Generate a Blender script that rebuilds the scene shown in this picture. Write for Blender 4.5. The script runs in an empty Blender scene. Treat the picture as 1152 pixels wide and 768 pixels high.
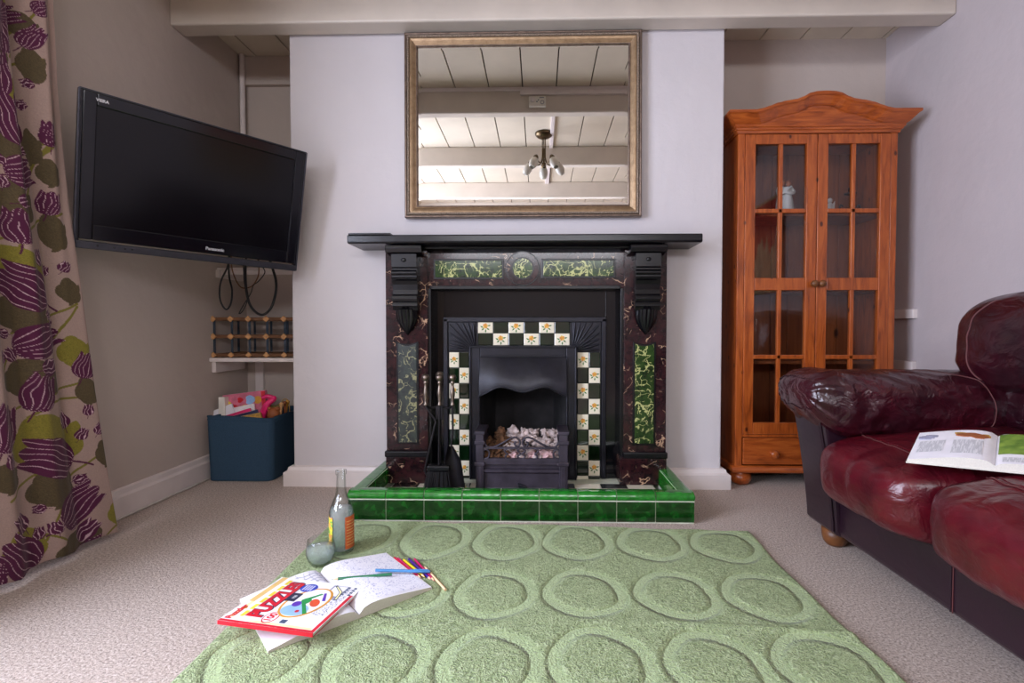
import bpy, bmesh, math, random
import numpy as np
from mathutils import Vector, Matrix, noise
random.seed(7)
S = bpy.context.scene
COL = S.collection
PI = math.pi

# ---------------------------------------------------------------- camera model (1152 x 768)
FPX, PX, PY, CAMZ = 560.0, 593.0, 384.0, 0.74
PITCH, YAW = math.radians(-1.43), math.radians(1.33)
RM = (Matrix.Rotation(YAW, 3, 'Z') @ Matrix.Rotation(PI / 2 + PITCH, 3, 'X'))
CAM = Vector((0, 0, CAMZ))
def ray(px, py): return RM @ Vector(((px - PX) / FPX, -(py - PY) / FPX, -1))
def atY(px, py, Y): d = ray(px, py); return CAM + d * (Y / d.y)
def atZ(px, py, Z): d = ray(px, py); return CAM + d * ((Z - CAMZ) / d.z)
def atX(px, py, X): d = ray(px, py); return CAM + d * (X / d.x)
def AX(px, Y, py=370): return atY(px, py, Y).x
def AZ(py, Y, px=600): return atY(px, py, Y).z

# ---------------------------------------------------------------- colours and materials
def lin(c):
    c = c / 255.0
    return c / 12.92 if c <= 0.04045 else ((c + 0.055) / 1.055) ** 2.4
def rgb(r, g, b): return (lin(r), lin(g), lin(b), 1)
class NT:
    def __init__(s, name):
        s.m = bpy.data.materials.new(name); s.m.use_nodes = True
        s.t = s.m.node_tree; s.b = s.t.nodes['Principled BSDF']; s.out = s.t.nodes['Material Output']
        s.coord = s.t.nodes.new('ShaderNodeTexCoord')
    def n(s, typ, **kw):
        nd = s.t.nodes.new('ShaderNode' + typ)
        for k, v in kw.items():
            if hasattr(nd, k) and k not in ('Scale',): setattr(nd, k, v)
            else: nd.inputs[k.replace('_', ' ')].default_value = v
        return nd
    def l(s, a, b): s.t.links.new(a, b)
    def mapped(s, scale=(1, 1, 1), rot=(0, 0, 0), src='Object'):
        mp = s.n('Mapping'); mp.inputs['Scale'].default_value = scale; mp.inputs['Rotation'].default_value = rot
        s.l(s.coord.outputs[src], mp.inputs['Vector']); return mp.outputs['Vector']
    def noise(s, vec, scale, detail=4, rough=.5, dist=0):
        nd = s.n('TexNoise'); nd.inputs['Scale'].default_value = scale; nd.inputs['Detail'].default_value = detail
        nd.inputs['Roughness'].default_value = rough; nd.inputs['Distortion'].default_value = dist
        s.l(vec, nd.inputs['Vector']); return nd.outputs['Fac']
    def ramp(s, fac, stops, interp='LINEAR'):
        r = s.n('ValToRGB'); cr = r.color_ramp; cr.interpolation = interp
        while len(cr.elements) < len(stops): cr.elements.new(0.5)
        for e, (p, c) in zip(cr.elements, stops): e.position = p; e.color = c
        s.l(fac, r.inputs['Fac']); return r.outputs['Color']
    def mix(s, fac, a, b, mode='MIX'):
        m = s.n('Mix'); m.data_type = 'RGBA'; m.blend_type = mode
        for v, i in ((fac, 0), (a, 6), (b, 7)):
            if hasattr(v, 'links'): s.l(v, m.inputs[i])
            else: m.inputs[i].default_value = v
        return m.outputs[2]
    def math(s, op, a, b=0.0, c=None):
        m = s.n('Math'); m.operation = op
        for i, v in enumerate((a, b)):
            if hasattr(v, 'links'): s.l(v, m.inputs[i])
            else: m.inputs[i].default_value = v
        if c is not None: m.inputs[2].default_value = c
        return m.outputs[0]
    def bump(s, h, strength=.3, dist=.01, prev=None):
        b = s.n('Bump'); b.inputs['Strength'].default_value = strength; b.inputs['Distance'].default_value = dist
        s.l(h, b.inputs['Height'])
        if prev is not None: s.l(prev, b.inputs['Normal'])
        s.l(b.outputs[0], s.b.inputs['Normal']); return b.outputs[0]
    def col(s, c):
        if hasattr(c, 'links'): s.l(c, s.b.inputs['Base Color'])
        else: s.b.inputs['Base Color'].default_value = c
    def set(s, rough=.5, metal=0, spec=.5, coat=0, coatr=.1, sheen=0):
        i = s.b.inputs
        i['Roughness'].default_value = rough; i['Metallic'].default_value = metal; i['Specular IOR Level'].default_value = spec
        i['Coat Weight'].default_value = coat; i['Coat Roughness'].default_value = coatr; i['Sheen Weight'].default_value = sheen
        return s
M = {}
def plain(name, c, rough=.5, metal=0, spec=.5, coat=0, var=.06, scale=30, bump=0, bscale=200):
    n = NT(name); v = n.mapped()
    f = n.noise(v, scale, 3)
    d = tuple(x * (1 - var * 2) for x in c[:3]) + (1,)
    e = tuple(min(1, x * (1 + var * 2)) for x in c[:3]) + (1,)
    n.col(n.ramp(f, [(.3, d), (.7, e)])); n.set(rough, metal, spec, coat)
    if bump: n.bump(n.noise(v, bscale, 3), bump, .002)
    M[name] = n.m; return n.m
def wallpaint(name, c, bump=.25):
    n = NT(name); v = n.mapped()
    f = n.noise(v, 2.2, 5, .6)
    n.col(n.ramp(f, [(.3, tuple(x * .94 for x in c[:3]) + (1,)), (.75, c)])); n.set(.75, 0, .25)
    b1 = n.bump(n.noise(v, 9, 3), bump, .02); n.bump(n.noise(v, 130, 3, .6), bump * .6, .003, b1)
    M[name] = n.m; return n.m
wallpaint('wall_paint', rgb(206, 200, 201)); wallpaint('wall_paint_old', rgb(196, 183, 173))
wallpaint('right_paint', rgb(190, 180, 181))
plain('ceiling_paint', rgb(212, 201, 182), .55, var=.03, scale=5, bump=.15, bscale=60)
plain('beam_paint', rgb(202, 191, 178), .42, var=.03, scale=6, bump=.2, bscale=40)
plain('groove_dark', rgb(70, 58, 46), .8)
plain('gloss_white', rgb(222, 212, 208), .35, var=.03, scale=8, bump=.1, bscale=50)
plain('white_plastic', rgb(226, 222, 212), .35, var=.02)
plain('black_plastic', rgb(14, 14, 18), .25, var=.1)
plain('tv_bezel', rgb(8, 9, 16), .15, spec=.4, var=.05)
plain('tv_trim', rgb(62, 62, 70), .35, metal=.6, var=.05)
plain('logo_silver', rgb(190, 190, 195), .35, var=.02)
plain('cable_black', rgb(14, 13, 14), .5); plain('cable_brown', rgb(120, 78, 40), .5); plain('cable_white', rgb(205, 198, 190), .5)
plain('slat_metal', rgb(70, 82, 96), .4, metal=.7)
plain('antique_brass', rgb(92, 78, 58), .35, metal=1)
plain('pewter', rgb(128, 116, 106), .35, metal=1, var=.12, scale=60)
plain('white_ceramic', rgb(222, 218, 210), .35, var=.03)
plain('dark_metal', rgb(45, 42, 45), .4, metal=.8)
plain('grout', rgb(196, 200, 180), .8)
plain('cream_tile', rgb(226, 218, 196), .12, coat=.5, var=.03)
plain('petal_yellow', rgb(216, 178, 84), .25); plain('petal_orange', rgb(206, 140, 60), .25); plain('leaf_green', rgb(58, 110, 44), .25)
plain('bristle', rgb(20, 18, 20), .9, var=.3, scale=300, bump=.8, bscale=400)
plain('paper', rgb(232, 230, 236), .7, var=.02); plain('paper_edge', rgb(205, 200, 190), .8, var=.03, scale=400)
plain('ink_red', rgb(206, 28, 48), .4); plain('ink_navy', rgb(34, 40, 66), .4); plain('ink_blue', rgb(38, 62, 178), .4)
plain('ink_yellow', rgb(238, 212, 70), .4); plain('ink_tan', rgb(226, 190, 120), .4); plain('ink_orange', rgb(212, 150, 50), .4)
plain('ink_green', rgb(30, 140, 70), .4); plain('ink_sky', rgb(150, 190, 235), .4); plain('ink_purple', rgb(92, 50, 170), .4)
plain('ink_rust', rgb(214, 78, 40), .4); plain('ink_grey', rgb(150, 150, 170), .5); plain('ink_white', rgb(240, 238, 240), .45)
plain('ink_cream', rgb(246, 232, 170), .45); plain('ink_slate', rgb(70, 84, 110), .5); plain('ink_black', rgb(20, 20, 24), .5)
plain('pencil_magenta', rgb(190, 20, 90), .3, coat=.4); plain('pencil_yellow', rgb(236, 208, 40), .3, coat=.4)
plain('pencil_purple', rgb(64, 30, 130), .3, coat=.4); plain('pencil_blue', rgb(70, 140, 200), .3, coat=.4)
plain('pencil_green', rgb(20, 110, 70), .3, coat=.4); plain('pencil_red', rgb(196, 30, 60), .3, coat=.4)
plain('pencil_wood', rgb(226, 190, 150), .6); plain('pencil_pink', rgb(214, 130, 150), .3, coat=.4)
plain('hot_pink', rgb(226, 40, 110), .4); plain('toy_brown', rgb(150, 84, 44), .6); plain('toy_olive', rgb(120, 110, 60), .6)
plain('book_pink', rgb(206, 112, 136), .4, var=.1, scale=40); plain('book_navy', rgb(26, 34, 74), .4); plain('book_ochre', rgb(184, 140, 60), .5, var=.2, scale=60)
plain('label_orange', rgb(206, 96, 44), .5, var=.08, scale=60)
plain('foot_wood', rgb(110, 66, 32), .45, var=.2, scale=20)
plain('ash', rgb(176, 160, 156), .9, var=.25, scale=25, bump=.6, bscale=60)
plain('ash_pink', rgb(196, 160, 160), .9, var=.2, scale=25, bump=.6, bscale=60)
plain('ember_brown', rgb(96, 66, 44), .9, var=.35, scale=25, bump=.6, bscale=60)
plain('soot', rgb(26, 24, 26), .85, var=.5, scale=9, bump=.4, bscale=40)
plain('mantel_black', rgb(9, 9, 13), .26, spec=.4, var=.2, scale=14, bump=.15, bscale=30)
plain('gloss_black', rgb(10, 10, 14), .1, spec=.45, var=.15, scale=6)
plain('window_sky_pane', rgb(220, 225, 235), .05)

def iron(name, c, rough):
    n = NT(name); v = n.mapped(); f = n.noise(v, 18, 6, .65)
    n.col(n.ramp(f, [(.3, tuple(x * .6 for x in c[:3]) + (1,)), (.7, tuple(min(1, x * 1.6) for x in c[:3]) + (1,))]))
    n.set(rough, .35, .5); n.bump(n.noise(v, 220, 3), .35, .002); M[name] = n.m
iron('cast_iron', rgb(24, 24, 33), .33); iron('iron_worn', rgb(56, 50, 60), .48)

def marble(name, base, dark, vein, seed, vs, w1, rough=.16, gt=.5):
    n = NT(name); v = n.mapped(src='Object')
    off = n.n('VectorMath'); off.operation = 'ADD'; n.l(v, off.inputs[0]); off.inputs[1].default_value = (seed, seed * 2.3, seed * .7)
    v = off.outputs[0]
    bse = n.ramp(n.noise(v, 26, 8, .75), [(.38, dark), (.62, base)])
    wn = n.n('TexNoise'); wn.inputs['Scale'].default_value = vs * 1.1; wn.inputs['Detail'].default_value = 4; n.l(v, wn.inputs['Vector'])
    wv = n.n('VectorMath'); wv.operation = 'SCALE'; n.l(wn.outputs['Color'], wv.inputs[0]); wv.inputs['Scale'].default_value = 1.5 / vs
    wa = n.n('VectorMath'); wa.operation = 'ADD'; n.l(v, wa.inputs[0]); n.l(wv.outputs[0], wa.inputs[1])
    def crack(sc, w):
        vo = n.n('TexVoronoi'); vo.feature = 'DISTANCE_TO_EDGE'; vo.inputs['Scale'].default_value = sc; n.l(wa.outputs[0], vo.inputs['Vector'])
        return n.ramp(vo.outputs['Distance'], [(0, (1, 1, 1, 1)), (w, (1, 1, 1, 1)), (w * 2.2, (0, 0, 0, 1))])
    gate = n.ramp(n.noise(v, vs * 1.3, 2), [(gt, (0, 0, 0, 1)), (gt + .06, (1, 1, 1, 1))])
    gate2 = n.ramp(n.noise(v, vs * 2.3, 2), [(gt + .03, (0, 0, 0, 1)), (gt + .08, (1, 1, 1, 1))])
    mask = n.mix(1.0, n.mix(1.0, crack(vs, w1), gate, 'MULTIPLY'), n.mix(1.0, crack(vs * 1.9, w1 * .8), gate2, 'MULTIPLY'), 'LIGHTEN')
    n.col(n.mix(mask, bse, vein)); n.set(rough, 0, .4); M[name] = n.m
marble('red_marble', rgb(52, 26, 28), rgb(22, 13, 17), rgb(170, 138, 112), 3.1, 8, .010, .14, .54)
marble('green_marble', rgb(44, 70, 26), rgb(16, 34, 14), rgb(176, 178, 116), 8.7, 12, .018, .14, .40)
marble('dull_marble', rgb(52, 60, 54), rgb(30, 36, 36), rgb(140, 138, 100), 5.2, 12, .018, .3, .45)

def pine():
    n = NT('pine'); v = n.mapped((1, 1, .12))
    f = n.noise(v, 38, 6, .6, 1.5)
    c = n.ramp(f, [(.25, rgb(108, 46, 14)), (.5, rgb(160, 76, 27)), (.75, rgb(186, 100, 42))])
    vo = n.n('TexVoronoi'); vo.inputs['Scale'].default_value = 15; n.l(n.mapped((1, 1, .6)), vo.inputs['Vector'])
    k = n.ramp(vo.outputs['Distance'], [(.07, (1, 1, 1, 1)), (.14, (0, 0, 0, 1))])
    n.col(n.mix(k, c, rgb(66, 22, 8))); n.set(.32, 0, .5, .25, .2); n.bump(f, .12, .003); M['pine'] = n.m
    n = NT('pine_cross'); v = n.mapped((.12, 1, 1))
    f = n.noise(v, 38, 6, .6, 1.5)
    c = n.ramp(f, [(.25, rgb(108, 46, 14)), (.5, rgb(160, 76, 27)), (.75, rgb(186, 100, 42))])
    n.col(c); n.set(.32, 0, .5, .25, .2); n.bump(f, .12, .003); M['pine_cross'] = n.m
    n = NT('pine_panel'); v = n.mapped((1, 1, .1))
    f = n.noise(v, 30, 6, .6, 1.2)
    c = n.ramp(f, [(.25, rgb(112, 52, 22)), (.75, rgb(160, 88, 44))])
    vo = n.n('TexVoronoi'); vo.inputs['Scale'].default_value = 7; n.l(n.mapped((1, 1, .5)), vo.inputs['Vector'])
    k = n.ramp(vo.outputs['Distance'], [(.06, (1, 1, 1, 1)), (.12, (0, 0, 0, 1))])
    n.col(n.mix(k, c, rgb(60, 24, 12))); n.set(.5, 0, .4); M['pine_panel'] = n.m
    n = NT('rack_wood'); v = n.mapped((.15, 1, 1)); f = n.noise(v, 60, 4, .6, 1)
    n.col(n.ramp(f, [(.3, rgb(84, 54, 32)), (.7, rgb(122, 82, 50))])); n.set(.55); M['rack_wood'] = n.m
    plain('rack_wood_end', rgb(196, 146, 96), .55, var=.1, scale=120)
pine()

def carpet():
    n = NT('carpet'); v = n.mapped()
    f = n.noise(v, 165, 5, .8); g = n.noise(v, 5, 4)
    c = n.ramp(f, [(.34, rgb(104, 84, 72)), (.5, rgb(212, 192, 178)), (.66, rgb(252, 244, 238))])
    n.col(n.mix(.15, c, n.ramp(g, [(.3, rgb(204, 182, 168)), (.7, rgb(220, 202, 190))])))
    n.set(.95, 0, .1, sheen=.1); n.bump(f, .8, .016); M['carpet'] = n.m
carpet()
def rugmat():
    n = NT('rug_pile'); v = n.mapped()
    a = n.n('Attribute'); a.attribute_name = 'ring'
    wv = n.noise(v, 95, 3, .6, 1.0); f = n.noise(v, 210, 3, .65)
    hgt = n.math('ADD', n.math('MULTIPLY', wv, .7), n.math('MULTIPLY', f, .5))
    pile = n.ramp(hgt, [(.40, rgb(122, 146, 88)), (.58, rgb(188, 208, 146)), (.74, rgb(220, 236, 184))])
    ringc = n.ramp(f, [(.3, rgb(160, 180, 126)), (.7, rgb(188, 207, 154))])
    n.col(n.mix(a.outputs['Fac'], pile, ringc))
    n.set(.95, 0, .1, sheen=.25)
    amp = n.math('SUBTRACT', 1.2, n.math('MULTIPLY', a.outputs['Fac'], .8))
    n.bump(n.math('MULTIPLY', hgt, amp), 1.0, .035); M['rug_pile'] = n.m
rugmat()
def leather(name, c1, c2, rough, wr):
    n = NT(name); v = n.mapped()
    f = n.noise(v, 6, 4, .6)
    n.col(n.ramp(f, [(.32, c1), (.7, c2)])); n.set(rough, 0, .5, .15, .2)
    w = n.noise(n.mapped((1, .45, .8), (.3, .2, .5)), 22, 3, .5, 1.5)
    b = n.bump(w, wr, .03)
    n.bump(n.noise(v, 320, 2), .12, .002, b); M[name] = n.m
leather('leather_arm', rgb(34, 8, 17), rgb(62, 11, 24), .25, .32)
leather('leather_seat', rgb(56, 7, 18), rgb(92, 10, 24), .3, .24)
leather('leather_dark', rgb(30, 14, 25), rgb(38, 16, 28), .34, .04)
plain('thread', rgb(84, 38, 38), .6)

def colattr(name, rough, sheen=0, bump=0):
    n = NT(name); a = n.n('Attribute'); a.attribute_name = 'tint'
    n.col(a.outputs['Color']); n.set(rough, 0, .3, sheen=sheen)
    if bump: n.bump(n.noise(n.mapped(), 500, 2), bump, .002)
    M[name] = n.m
colattr('curtain_print', .8, .1, .3); colattr('painted_canvas', .7)

def glasslike(name, tint, fac_rough=.02, ior=1.5, body=0.0, bodycol=(1, 1, 1, 1), edge=None):
    n = NT(name); n.t.nodes.remove(n.b)
    tr = n.n('BsdfTransparent'); tr.inputs['Color'].default_value = tint
    if edge is not None:
        lw = n.n('LayerWeight'); lw.inputs['Blend'].default_value = .5
        n.l(n.mix(n.math('POWER', lw.outputs['Facing'], 3.0), tint, edge), tr.inputs['Color'])
    gl = n.n('BsdfGlossy'); gl.inputs['Roughness'].default_value = fac_rough
    fr = n.n('LayerWeight'); fr.inputs['Blend'].default_value = .5; f0 = ((ior - 1) / (ior + 1)) ** 2
    ff = n.math('ADD', n.math('MULTIPLY', n.math('POWER', fr.outputs['Facing'], 4.5), .8 - f0), f0)
    mx = n.n('MixShader'); n.l(ff, mx.inputs[0]); n.l(tr.outputs[0], mx.inputs[1]); n.l(gl.outputs[0], mx.inputs[2])
    last = mx.outputs[0]
    if body:
        df = n.n('BsdfDiffuse'); df.inputs['Color'].default_value = bodycol
        m2 = n.n('MixShader'); m2.inputs[0].default_value = body
        n.l(last, m2.inputs[1]); n.l(df.outputs[0], m2.inputs[2]); last = m2.outputs[0]
    n.l(last, n.out.inputs['Surface']); M[name] = n.m
glasslike('pane_glass', (.88, .89, .9, 1), .0, 1.55)
glasslike('clear_pane', (.97, .98, 1, 1), .0, 1.4)
glasslike('clear_glass', (.96, .975, .97, 1), .02, 1.5, edge=(.42, .47, .45, 1))
glasslike('cloudy_drink', (.9, .94, .95, 1), .15, 1.33, .26, rgb(216, 222, 220))
n = NT('frosted_shade'); n.col(rgb(232, 226, 214)); n.set(.3); n.b.inputs['Transmission Weight'].default_value = .35; M['frosted_shade'] = n.m
n = NT('mirror_silver'); n.col((.9, .88, .85, 1)); n.set(.0, 1); M['mirror_silver'] = n.m
n = NT('tv_screen'); n.col(rgb(5, 5, 9)); n.set(.16, 0, .3); M['tv_screen'] = n.m
def gilt(name, a, b, scale, bump):
    n = NT(name); v = n.mapped(); f = n.noise(v, scale, 5, .65)
    n.col(n.ramp(f, [(.3, a), (.7, b)])); n.set(.42, .75)
    n.bump(n.noise(v, scale * 3, 2), bump, .003); M[name] = n.m
gilt('gilt', rgb(142, 116, 88), rgb(182, 154, 122), 30, .15); gilt('gilt_rope', rgb(96, 84, 74), rgb(176, 158, 140), 160, .9)
gilt('gilt_edge', rgb(104, 88, 78), rgb(140, 122, 108), 40, .2)
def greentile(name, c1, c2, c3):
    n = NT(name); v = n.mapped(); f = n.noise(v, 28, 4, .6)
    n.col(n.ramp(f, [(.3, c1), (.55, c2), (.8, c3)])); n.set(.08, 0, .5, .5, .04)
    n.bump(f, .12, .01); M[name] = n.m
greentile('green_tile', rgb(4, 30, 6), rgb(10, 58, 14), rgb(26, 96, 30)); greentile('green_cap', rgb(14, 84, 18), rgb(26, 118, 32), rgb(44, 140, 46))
plain('dark_green_tile', rgb(8, 26, 10), .1, coat=.6, var=.3, scale=20)
plain('hearth_black_tile', rgb(14, 16, 16), .12, coat=.5)
def fabric_blue():
    n = NT('blue_canvas'); v = n.mapped((1, 1, 1), (.3, .5, .2)); f = n.noise(v, 500, 2)
    n.col(n.ramp(f, [(.3, rgb(42, 62, 80)), (.7, rgb(58, 84, 106))])); n.set(.9, 0, .15); n.bump(f, .4, .003); M['blue_canvas'] = n.m
fabric_blue()
def doodle(name, c, scale, w, base=rgb(236, 234, 242)):
    n = NT(name); v = n.mapped()
    r = n.math('ABSOLUTE', n.math('SUBTRACT', n.math('FRACT', n.math('MULTIPLY', n.noise(v, scale, 3, .55, 1.2), 7)), .5))
    mask = n.ramp(r, [(w, (1, 1, 1, 1)), (w + .06, (0, 0, 0, 1))])
    n.col(n.mix(mask, base, c)); n.set(.7); M[name] = n.m
doodle('doodle_page', rgb(138, 140, 182), 30, .02); doodle('puzzle_maze', rgb(90, 96, 120), 60, .1)
def textpage(name):
    n = NT(name); v = n.mapped((1, 1, 1))
    w = n.n('TexWave'); w.wave_type = 'BANDS'; w.bands_direction = 'Y'; w.inputs['Scale'].default_value = 42; n.l(v, w.inputs['Vector'])
    g = n.noise(n.mapped((90, 6, 1)), 4, 2)
    m1 = n.ramp(w.outputs['Fac'], [(.55, (0, 0, 0, 1)), (.65, (1, 1, 1, 1))]); m2 = n.ramp(g, [(.42, (0, 0, 0, 1)), (.5, (1, 1, 1, 1))])
    n.col(n.mix(n.mix(1.0, m1, m2, 'MULTIPLY'), rgb(222, 222, 226), rgb(150, 152, 160))); n.set(.5); M[name] = n.m
textpage('text_block')
n = NT('grass_photo'); n.col(n.ramp(n.noise(n.mapped(), 40, 5), [(.3, rgb(70, 110, 40)), (.7, rgb(140, 170, 70))])); n.set(.4); M['grass_photo'] = n.m
n = NT('label_fruit'); n.col(n.ramp(n.noise(n.mapped(), 60, 2), [(.36, rgb(120, 170, 70)), (.45, rgb(240, 210, 60)), (.55, rgb(235, 150, 60)), (.65, rgb(240, 230, 210))], 'CONSTANT')); n.set(.5); M['label_fruit'] = n.m

# ---------------------------------------------------------------- mesh builder
def wloc(o):
    p = Vector((0, 0, 0))
    while o is not None: p += o.location; o = o.parent
    return p
class MB:
    def __init__(s): s.v = []; s.f = []; s.m = []; s.s = []
    def add(s, vs, fs, mi=0, smooth=False):
        b = len(s.v); s.v += [tuple(x) for x in vs]
        for f in fs: s.f.append([b + i for i in f]); s.m.append(mi); s.s.append(smooth)
        return s
    def box(s, x0, x1, y0, y1, z0, z1, mi=0):
        v = [(x, y, z) for x in (x0, x1) for y in (y0, y1) for z in (z0, z1)]
        return s.add(v, [(0, 1, 3, 2), (4, 6, 7, 5), (0, 4, 5, 1), (2, 3, 7, 6), (0, 2, 6, 4), (1, 5, 7, 3)], mi)
    def prism(s, poly, axis, a, b, mi=0, smooth=False):
        n = len(poly)
        def P(p, t):
            return {'x': (t, p[0], p[1]), 'y': (p[0], t, p[1]), 'z': (p[0], p[1], t)}[axis]
        vs = [P(p, a) for p in poly] + [P(p, b) for p in poly]
        s.add(vs, [tuple(range(n)), tuple(range(2 * n - 1, n - 1, -1))], mi)
        b0 = len(s.v) - 2 * n
        for i in range(n):
            j = (i + 1) % n; s.f.append([b0 + i, b0 + n + i, b0 + n + j, b0 + j]); s.m.append(mi); s.s.append(smooth)
        return s
    def tube(s, pts, r, mi=0, n=8, cap=True, closed=False):
        pts = [Vector(p) for p in pts]; k = len(pts); rs = r if isinstance(r, (list, tuple)) else [r] * k
        rings = []; up = None
        for i, p in enumerate(pts):
            if closed: t = pts[(i + 1) % k] - pts[i - 1]
            else: t = pts[min(i + 1, k - 1)] - pts[max(i - 1, 0)]
            t.normalize()
            if up is None: up = t.orthogonal().normalized()
            up = (up - t * up.dot(t)); up = up.normalized() if up.length > 1e-6 else t.orthogonal().normalized()
            w = t.cross(up)
            rings.append([p + (up * math.cos(a) + w * math.sin(a)) * rs[i] for a in [2 * PI * q / n for q in range(n)]])
        vs = [q for rg in rings for q in rg]; fs = []
        for i in range(k if closed else k - 1):
            i2 = (i + 1) % k
            for q in range(n): fs.append((i * n + q, i * n + (q + 1) % n, i2 * n + (q + 1) % n, i2 * n + q))
        s.add(vs, fs, mi, True)
        if cap and not closed: s.add(rings[0][::-1], [tuple(range(n))], mi); s.add(rings[-1], [tuple(range(n))], mi)
        return s
    def lathe(s, prof, c=(0, 0, 0), mi=0, n=28, axis='z', smooth=True):
        vs = []; fs = []; k = len(prof)
        for r, h in prof:
            for q in range(n):
                a = 2 * PI * q / n; x, y = r * math.cos(a), r * math.sin(a)
                p = {'z': (x, y, h), 'y': (x, h, y), 'x': (h, x, y)}[axis]
                vs.append((c[0] + p[0], c[1] + p[1], c[2] + p[2]))
        for i in range(k - 1):
            for q in range(n): fs.append((i * n + q, i * n + (q + 1) % n, (i + 1) * n + (q + 1) % n, (i + 1) * n + q))
        return s.add(vs, fs, mi, smooth)
    def ball(s, c, r, mi=0, nu=16, nv=10):
        if not isinstance(r, (tuple, list)): r = (r, r, r)
        vs = []; fs = []
        for j in range(nv + 1):
            th = PI * j / nv
            for i in range(nu):
                a = 2 * PI * i / nu
                vs.append((c[0] + r[0] * math.sin(th) * math.cos(a), c[1] + r[1] * math.sin(th) * math.sin(a), c[2] + r[2] * math.cos(th)))
        for j in range(nv):
            for i in range(nu): fs.append((j * nu + i, j * nu + (i + 1) % nu, (j + 1) * nu + (i + 1) % nu, (j + 1) * nu + i))
        return s.add(vs, fs, mi, True)
    def grid(s, fn, nu, nv, mi=0, wrap=False, smooth=True):
        vs = [fn(i / nu if not wrap else i / nu, j / nv) for j in range(nv + 1) for i in range(nu + (0 if wrap else 1))]
        w = nu if wrap else nu + 1; fs = []
        for j in range(nv):
            for i in range(nu):
                i2 = (i + 1) % w; fs.append((j * w + i, j * w + i2, (j + 1) * w + i2, (j + 1) * w + i))
        return s.add(vs, fs, mi, smooth)
    def poly(s, pts, mi=0): return s.add(pts, [tuple(range(len(pts)))], mi)
    def frame(s, x0, x1, z0, z1, w, y0, y1, mi=0):   # rectangular ring in the xz plane
        s.box(x0, x0 + w, y0, y1, z0, z1, mi); s.box(x1 - w, x1, y0, y1, z0, z1, mi)
        s.box(x0 + w, x1 - w, y0, y1, z0, z0 + w, mi); return s.box(x0 + w, x1 - w, y0, y1, z1 - w, z1, mi)
    def build(s, name, mats, parent=None, bevel=0, seg=2, local=False, origin=None, merge=False, recalc=True):
        me = bpy.data.meshes.new(name)
        off = Vector((0, 0, 0))
        if parent is not None and not local: off = wloc(parent)
        if parent is None and origin is not None: off = Vector(origin)
        me.from_pydata([(x - off.x, y - off.y, z - off.z) for x, y, z in s.v], [], s.f)
        if not isinstance(mats, (list, tuple)): mats = [mats]
        for m in mats: me.materials.append(M[m])
        me.polygons.foreach_set('material_index', s.m); me.polygons.foreach_set('use_smooth', s.s)
        if recalc or merge:
            b = bmesh.new(); b.from_mesh(me)
            if merge: bmesh.ops.remove_doubles(b, verts=b.verts, dist=1e-5)
            if recalc: bmesh.ops.recalc_face_normals(b, faces=b.faces)
            b.to_mesh(me); b.free()
        me.update()
        o = bpy.data.objects.new(name, me); COL.objects.link(o)
        if parent is not None: o.parent = parent
        elif origin is not None: o.location = origin
        if bevel:
            md = o.modifiers.new('Bevel', 'BEVEL'); md.width = bevel; md.segments = seg; md.limit_method = 'ANGLE'; md.angle_limit = .6
            md.harden_normals = False
        return o
def tag(o, label, cat, group=None, kind=None):
    o['label'] = label; o['category'] = cat
    if group: o['group'] = group
    if kind: o['kind'] = kind
    return o
def thing(name, label, cat, loc=(0, 0, 0), rot=(0, 0, 0), group=None):
    o = bpy.data.objects.new(name, None); COL.objects.link(o)
    o.location = loc; o.rotation_euler = rot; o.empty_display_size = .05
    return tag(o, label, cat, group)
def struct(name, mb, mats, label, cat, bevel=0, **k):
    return tag(mb.build(name, mats, None, bevel, **k), label, cat, kind='structure')
def text_geo(body, size, extrude=.0003, bold=0):
    cu = bpy.data.curves.new('lettering', 'FONT'); cu.body = body; cu.size = size; cu.extrude = extrude; cu.offset = bold
    cu.align_x = 'CENTER'; cu.align_y = 'CENTER'
    ob = bpy.data.objects.new('lettering', cu); COL.objects.link(ob)
    dg = bpy.context.evaluated_depsgraph_get(); dg.update()
    me = bpy.data.meshes.new_from_object(ob.evaluated_get(dg))
    vs = [v.co.copy() for v in me.vertices]; fs = [tuple(p.vertices) for p in me.polygons]
    bpy.data.objects.remove(ob); bpy.data.curves.remove(cu); bpy.data.meshes.remove(me)
    return vs, fs
def spline(pts, n=8):
    P = [Vector(p) for p in pts]; out = []
    for i in range(len(P) - 1):
        a, b, c, d = P[max(i - 1, 0)], P[i], P[i + 1], P[min(i + 2, len(P) - 1)]
        for k in range(n):
            t = k / n
            out.append(.5 * ((2 * b) + (c - a) * t + (2 * a - 5 * b + 4 * c - d) * t * t + (3 * b - a - 3 * c + d) * t ** 3))
    out.append(P[-1]); return out
# ================================================================ ROOM
XL, XR, YB, YBL, YBR, YF, ZC = -1.65, 1.80, 2.33, 2.78, 2.66, -2.2, 2.245
XC0, XC1 = -1.165, 0.85
struct('floor', MB().box(XL - .2, XR + .2, YF - .2, YBL + .2, -.1, 0), 'carpet', 'speckled beige carpet covering the whole floor', 'carpet')
WY0, WY1, WZ0, WZ1 = -.5, 1.28, .3, 2.06
w = MB()
w.box(XL - .14, XL, YF, WY0, 0, ZC + .1); w.box(XL - .14, XL, WY1, YBL + .1, 0, ZC + .1)
w.box(XL - .14, XL, WY0, WY1, 0, WZ0); w.box(XL - .14, XL, WY0, WY1, WZ1, ZC + .1)
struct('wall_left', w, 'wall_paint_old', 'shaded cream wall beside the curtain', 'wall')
struct('wall_right', MB().box(XR, XR + .1, YF, YBL + .1, 0, ZC + .1), 'right_paint', 'pale wall behind the leather sofa', 'wall')
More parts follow.
